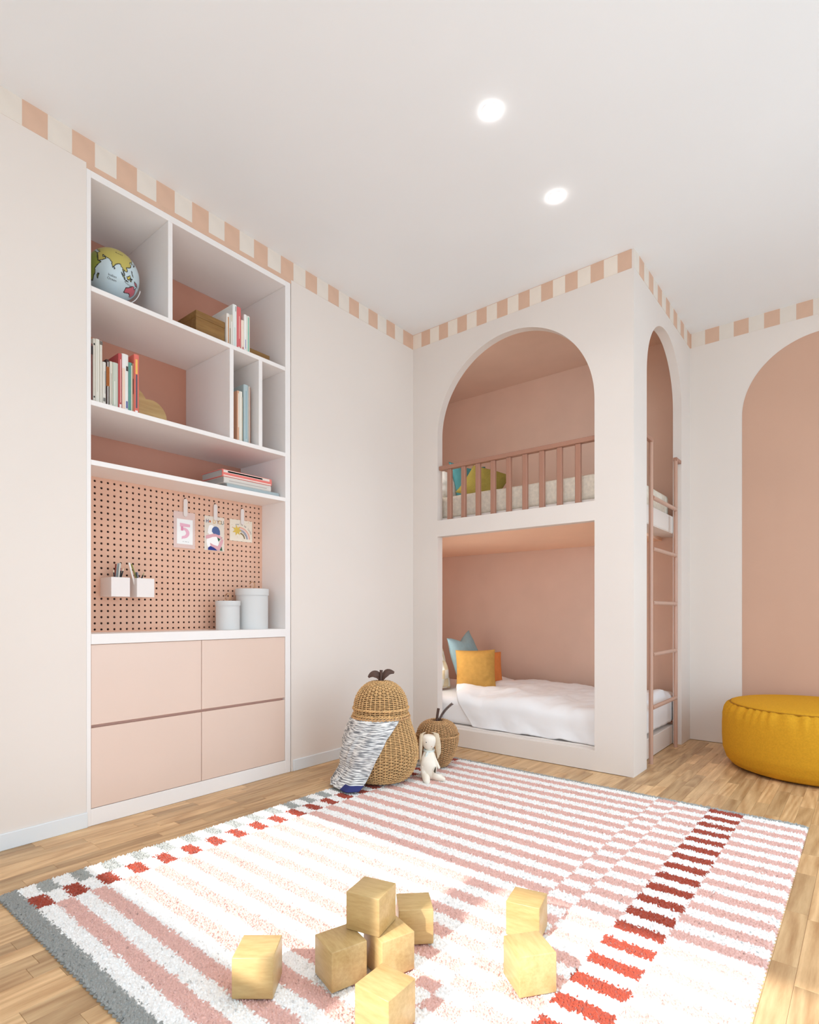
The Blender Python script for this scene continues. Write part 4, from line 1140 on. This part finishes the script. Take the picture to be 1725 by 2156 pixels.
# pencil pots hung on the pegboard
def pot(y0, y1, label):
    t = thing('pencil_pot', label, 'pencil pot', (-.157, (y0 + y1) / 2, .975))
    x0, x1, z0, z1, w = -.2145, -.10, .975, 1.063, .004
    add('body', boxes([(x0, x1, y0, y1, z0, z0 + w), (x0, x0 + w, y0, y1, z0 + w, z1), (x1 - w, x1, y0, y1, z0 + w, z1), (x0 + w, x1 - w, y0, y0 + w, z0 + w, z1), (x0 + w, x1 - w, y1 - w, y1, z0 + w, z1)], M['pot']), t)
    for dy in (.02, .06): add('peg', tube([(-.2146, y0 + dy, 1.05), (-.2195, y0 + dy, 1.05)], .003, M['pot'], 8), t)
pot(-2.043, -1.9605, 'white square pencil pot hanging on the pegboard, left of two')
pot(-1.928, -1.8455, 'white square pencil pot hanging on the pegboard, right of two')
def pencil(p0, p1, r, col, label, tip=None, flat=False):
    p0, p1 = Vector(p0), Vector(p1); ax = (p1 - p0)
    t = thing('pencil', label, 'pencil', p0, 'pencils in the pegboard pots')
    add('barrel', tube([p0, p1], r, cmat(*col, .4), 6), t)
    if tip: add('tip', tube([p1, p1 + ax.normalized() * .014], [r * .98, .0008], cmat(*tip, .6), 6), t)
def pxyz(a, b, x):   # point seen at a spot of the pencil close-up, on the plane x
    u, v = 200 + a / 11.5, 1160 + b / 11.5
    rr, zz = (u - 862.5) / 1192.77, -(v - 1290.6) / 1192.77
    dx = rr * math.cos(yaw) - math.sin(yaw); dy = rr * math.sin(yaw) + math.cos(yaw)
    tt = (x - cam.location.x) / dx
    return Vector((x, cam.location.y + tt * dy, .9 + tt * zz))
def stick(a0, b0, a1, b1, x, r, col, label, tip=None):
    p0 = pxyz(a0, b0, x); p1 = pxyz(a1, b1, x); d_ = (p1 - p0)
    base = p0 - d_.normalized() * ((p0.z - .9815) / max(.2, d_.normalized().z))
    # keep the hidden foot inside the pot
    base.z = .9815
    lo, hi = (-2.036, -1.968) if a0 < 860 else (-1.921, -1.853)
    base.y = min(max(base.y, lo), hi)
    pencil(base, p1, r, col, label, tip)
stick(470, 640, 455, 520, -.150, .0030, (30, 28, 30), 'black pencil with a pale tip, leftmost in the left pot', (232, 214, 190))
stick(480, 640, 508, 315, -.185, .0034, (140, 60, 44), 'rust red pencil leaning in the left pot')
stick(525, 640, 568, 300, -.155, .0050, (150, 164, 168), 'thick grey blue marker in the left pot')
stick(575, 640, 612, 290, -.140, .0040, (206, 202, 192), 'silver grey pen in the left pot')
stick(605, 640, 632, 480, -.175, .0032, (26, 24, 28), 'black pencil with a pinkish tip in the left pot', (206, 150, 150))
stick(630, 640, 678, 485, -.150, .0032, (24, 24, 26), 'black pencil with a cream tip, rightmost in the left pot', (240, 226, 196))
stick(925, 670, 830, 285, -.130, .0040, (236, 232, 226), 'white pencil leaning left in the right pot')
stick(1000, 670, 885, 315, -.170, .0034, (146, 150, 70), 'olive green pencil leaning left in the right pot')
stick(1015, 670, 995, 515, -.185, .0034, (60, 70, 72), 'short dark grey pen in the right pot')
stick(1045, 670, 1030, 515, -.150, .0036, (150, 150, 158), 'short silver grey pen in the right pot')
stick(1130, 670, 1165, 585, -.150, .0032, (26, 24, 26), 'black pencil leaning right in the right pot', (160, 164, 110))

# cards on the pegboard ---------------------------------------------------
XC = -.2125
def card(y0, y1, z0, z1, m, label):
    t = thing('art_card', label, 'card', (XC, (y0 + y1) / 2, z0))
    add('paper', box(XC - .0012, XC, y0, y1, z0, z1, m), t)
    return t
def flat(name, pts, m, t, lift=.0004):
    return add(name, sheet2d(pts, [], .0003, m, lambda u, v, w: (XC + lift - .0003 + w, u, v), None), t)
def clip(y, z0, z1, label, w=.0105):
    pts = arc(y, z1 - w, w, 0, 180, 14) + arc(y, z0 + w, w, 180, 360, 14)
    t = thing('clip', label, 'clip', (XC, y, z0))
    add('bar', sheet2d(pts, [], .006, M['clip'], lambda u, v, w_: (XC + .0012 + w_, u, v)), t)
    add('pin', tube([(XC + .002, y, z1 + .004), (-.2185, y, z1 + .004)], .003, M['dark'], 8), t)
# coordinates of card art: fractions of the card box
def fr_(y0, y1, z0, z1): return lambda pts: [(y0 + a * (y1 - y0), z0 + b2 * (z1 - z0)) for a, b2 in pts]
cA = (-1.689, -1.5705, 1.2365, 1.424)
t = card(*cA, cmat(222, 196, 188, .8), 'card with a big pink figure 5 in a dusty pink mount, left of three')
f = fr_(*cA)
flat('inset', f([(.15, .11), (.89, .11), (.89, .80), (.15, .80)]), cmat(242, 242, 240, .8), t, .0004)
pk = cmat(232, 178, 196, .8); pk2 = cmat(222, 146, 172, .8)
flat('figure_five', f([(.29, .69), (.76, .67), (.76, .595), (.29, .59)]), pk, t, .0008)
flat('figure_five', f([(.33, .60), (.44, .60), (.44, .48), (.33, .48)]), pk2, t, .0012)
bowl = [(.37, .55)] + [(.42 + .31 * math.cos(math.radians(a)), .42 + .155 * math.sin(math.radians(a))) for a in range(78, -98, -8)] + [(.37, .24)] + [(.37, .315)] + [(.42 + .15 * math.cos(math.radians(a)), .42 + .085 * math.sin(math.radians(a))) for a in range(-90, 91, 10)] + [(.37, .485)]
flat('figure_five', f(bowl), pk, t, .0008)
for a in (.42, .52, .58, .66): flat('caption', f([(a, .175), (a + .035, .175), (a + .035, .185), (a, .185)]), cmat(90, 90, 90, .8), t, .0008)
cB = (-1.516, -1.3965, 1.238, 1.4225)
t = card(*cB, cmat(226, 214, 200, .8), 'card lettered hold you with two people hugging, middle of three')
f = fr_(*cB)
for ch, a, col in (('H', .14, (44, 58, 110)), ('O', .27, (206, 110, 70)), ('L', .38, (230, 220, 206)), ('D', .49, (222, 176, 76)), ('Y', .67, (130, 74, 60)), ('O', .78, (214, 160, 60)), ('U', .90, (60, 110, 110))):
    yy, zz = cB[0] + a * (cB[1] - cB[0]), cB[2] + .845 * (cB[3] - cB[2])
    if ch == 'O' and a < .5:
        flat('lettering', [(yy + .0055 * math.cos(k), zz + .006 * math.sin(k)) for k in np.linspace(0, 2 * PI, 16)[:-1]], cmat(*col, .8), t, .0008)
    else:
        add('lettering', text_mesh(ch, .030, cmat(*col, .8), lambda u, v, w, yy=yy, zz=zz: (XC + .0008, yy + u * .85, zz + v)), t)
flat('white_figure', f([(.10, .25), (.13, .15), (.2, .05), (.45, .03), (.72, .17), (.70, .30), (.62, .42), (.45, .46), (.28, .44), (.18, .50), (.17, .60), (.22, .72), (.34, .75), (.46, .71), (.4, .5), (.25, .42), (.13, .34)]), cmat(246, 244, 242, .8), t, .0006)
flat('white_figure', f([(.15, .5), (.2, .68), (.28, .745), (.42, .74), (.52, .66), (.5, .5)]), cmat(246, 244, 242, .8), t, .0009)
flat('dark_hair', f([(.36, .56), (.38, .64), (.46, .70), (.58, .72), (.69, .69), (.77, .60), (.78, .48), (.62, .46), (.44, .50)]), cmat(84, 104, 152, .8), t, .0012)
flat('green_leaf', f([(.62, .42), (.70, .28), (.80, .36), (.90, .40), (.80, .44)]), cmat(46, 92, 64, .8), t, .0010)
flat('green_leaf', f([(.72, .02), (.90, .02), (.86, .14), (.78, .12)]), cmat(46, 92, 64, .8), t, .0010)
flat('blue_skirt', f([(.17, .01), (.64, .01), (.50, .08), (.30, .13), (.18, .08)]), cmat(44, 54, 130, .8), t, .0010)
flat('arm', f([(.05, .36), (.08, .33), (.20, .345), (.40, .40), (.58, .42), (.78, .36), (.86, .37), (.85, .42), (.72, .47), (.52, .50), (.30, .47), (.08, .43)]), cmat(218, 166, 172, .8), t, .0014)
flat('arm', f([(.27, .22), (.30, .14), (.55, .06), (.66, .01), (.76, .02), (.90, .22), (.95, .34), (.86, .38), (.78, .28), (.66, .14), (.45, .17)]), cmat(218, 166, 172, .8), t, .0014)
cC = (-1.361, -1.2145, 1.3045, 1.4245)
t = card(*cC, cmat(232, 220, 202, .8), 'cream card with a gold star and rainbow tail, right of three')
f = fr_(*cC)
star = []
for k in range(14):
    a = math.radians(90 + 10 + k * 360 / 14); r = .26 if k % 2 == 0 else .13
    star.append((.31 + r * math.cos(a) * .82, .50 + r * math.sin(a) * 1.0))
def band(r0, r1, a0, a1, col, lift=.0008):
    n = 16; cx_, cy_ = .42, .12
    P_ = [(cx_ + r1 * math.cos(math.radians(a0 + (a1 - a0) * i / n)) * .85, cy_ + r1 * math.sin(math.radians(a0 + (a1 - a0) * i / n))) for i in range(n + 1)]
    P_ += [(cx_ + r0 * math.cos(math.radians(a1 + (a0 - a1) * i / n)) * .85, cy_ + r0 * math.sin(math.radians(a1 + (a0 - a1) * i / n))) for i in range(n + 1)]
    flat('rainbow_band', f(P_), cmat(*col, .8), t, lift)
band(.50, .56, 2, 95, (230, 168, 150)); band(.44, .50, 2, 95, (226, 206, 196)); band(.36, .44, 2, 95, (152, 154, 168)); band(.235, .29, 4, 80, (128, 104, 58))
flat('gold_star', f(star), cmat(220, 186, 88, .8), t, .0014)
for (a, b2, r, col) in ((.11, .62, .02, (214, 150, 110)), (.09, .74, .013, (170, 170, 130)), (.83, .93, .018, (220, 130, 110)), (.92, .93, .014, (180, 180, 150)), (.76, .90, .014, (214, 180, 110)), (.33, .20, .014, (220, 190, 130)), (.58, .08, .013, (214, 180, 110))):
    flat('dot', [(cC[0] + (a + r * .8 * math.cos(k)) * (cC[1] - cC[0]), cC[2] + (b2 + r * math.sin(k)) * (cC[3] - cC[2])) for k in np.linspace(0, 2 * PI, 10)[:-1]], cmat(*col, .8), t, .0008)
def arc_text(s, cx_, cy_, r, a0, a1, size):
    for i, ch in enumerate(s):
        if ch == ' ': continue
        a = math.radians(a0 + (a1 - a0) * i / max(1, len(s) - 1)); ro = a - PI / 2
        yy = cC[0] + (cx_ + r * .85 * math.cos(a)) * (cC[1] - cC[0]); zz = cC[2] + (cy_ + r * math.sin(a)) * (cC[3] - cC[2])
        add('lettering', text_mesh(ch, size, cmat(96, 92, 104, .8), lambda u, v, w, yy=yy, zz=zz, ro=ro: (XC + .001, yy + u * math.cos(ro) - v * math.sin(ro), zz + u * math.sin(ro) + v * math.cos(ro))), t)
arc_text("you're my lucky", .42, .12, .68, 106, 26, .0145)
arc_text('star', .42, .12, .335, 72, 30, .0125)
clip(-1.627, 1.400, 1.492, 'white clip holding the figure 5 card')
clip(-1.4535, 1.402, 1.490, 'white clip holding the hold you card')
clip(-1.2835, 1.400, 1.489, 'white clip holding the star card')
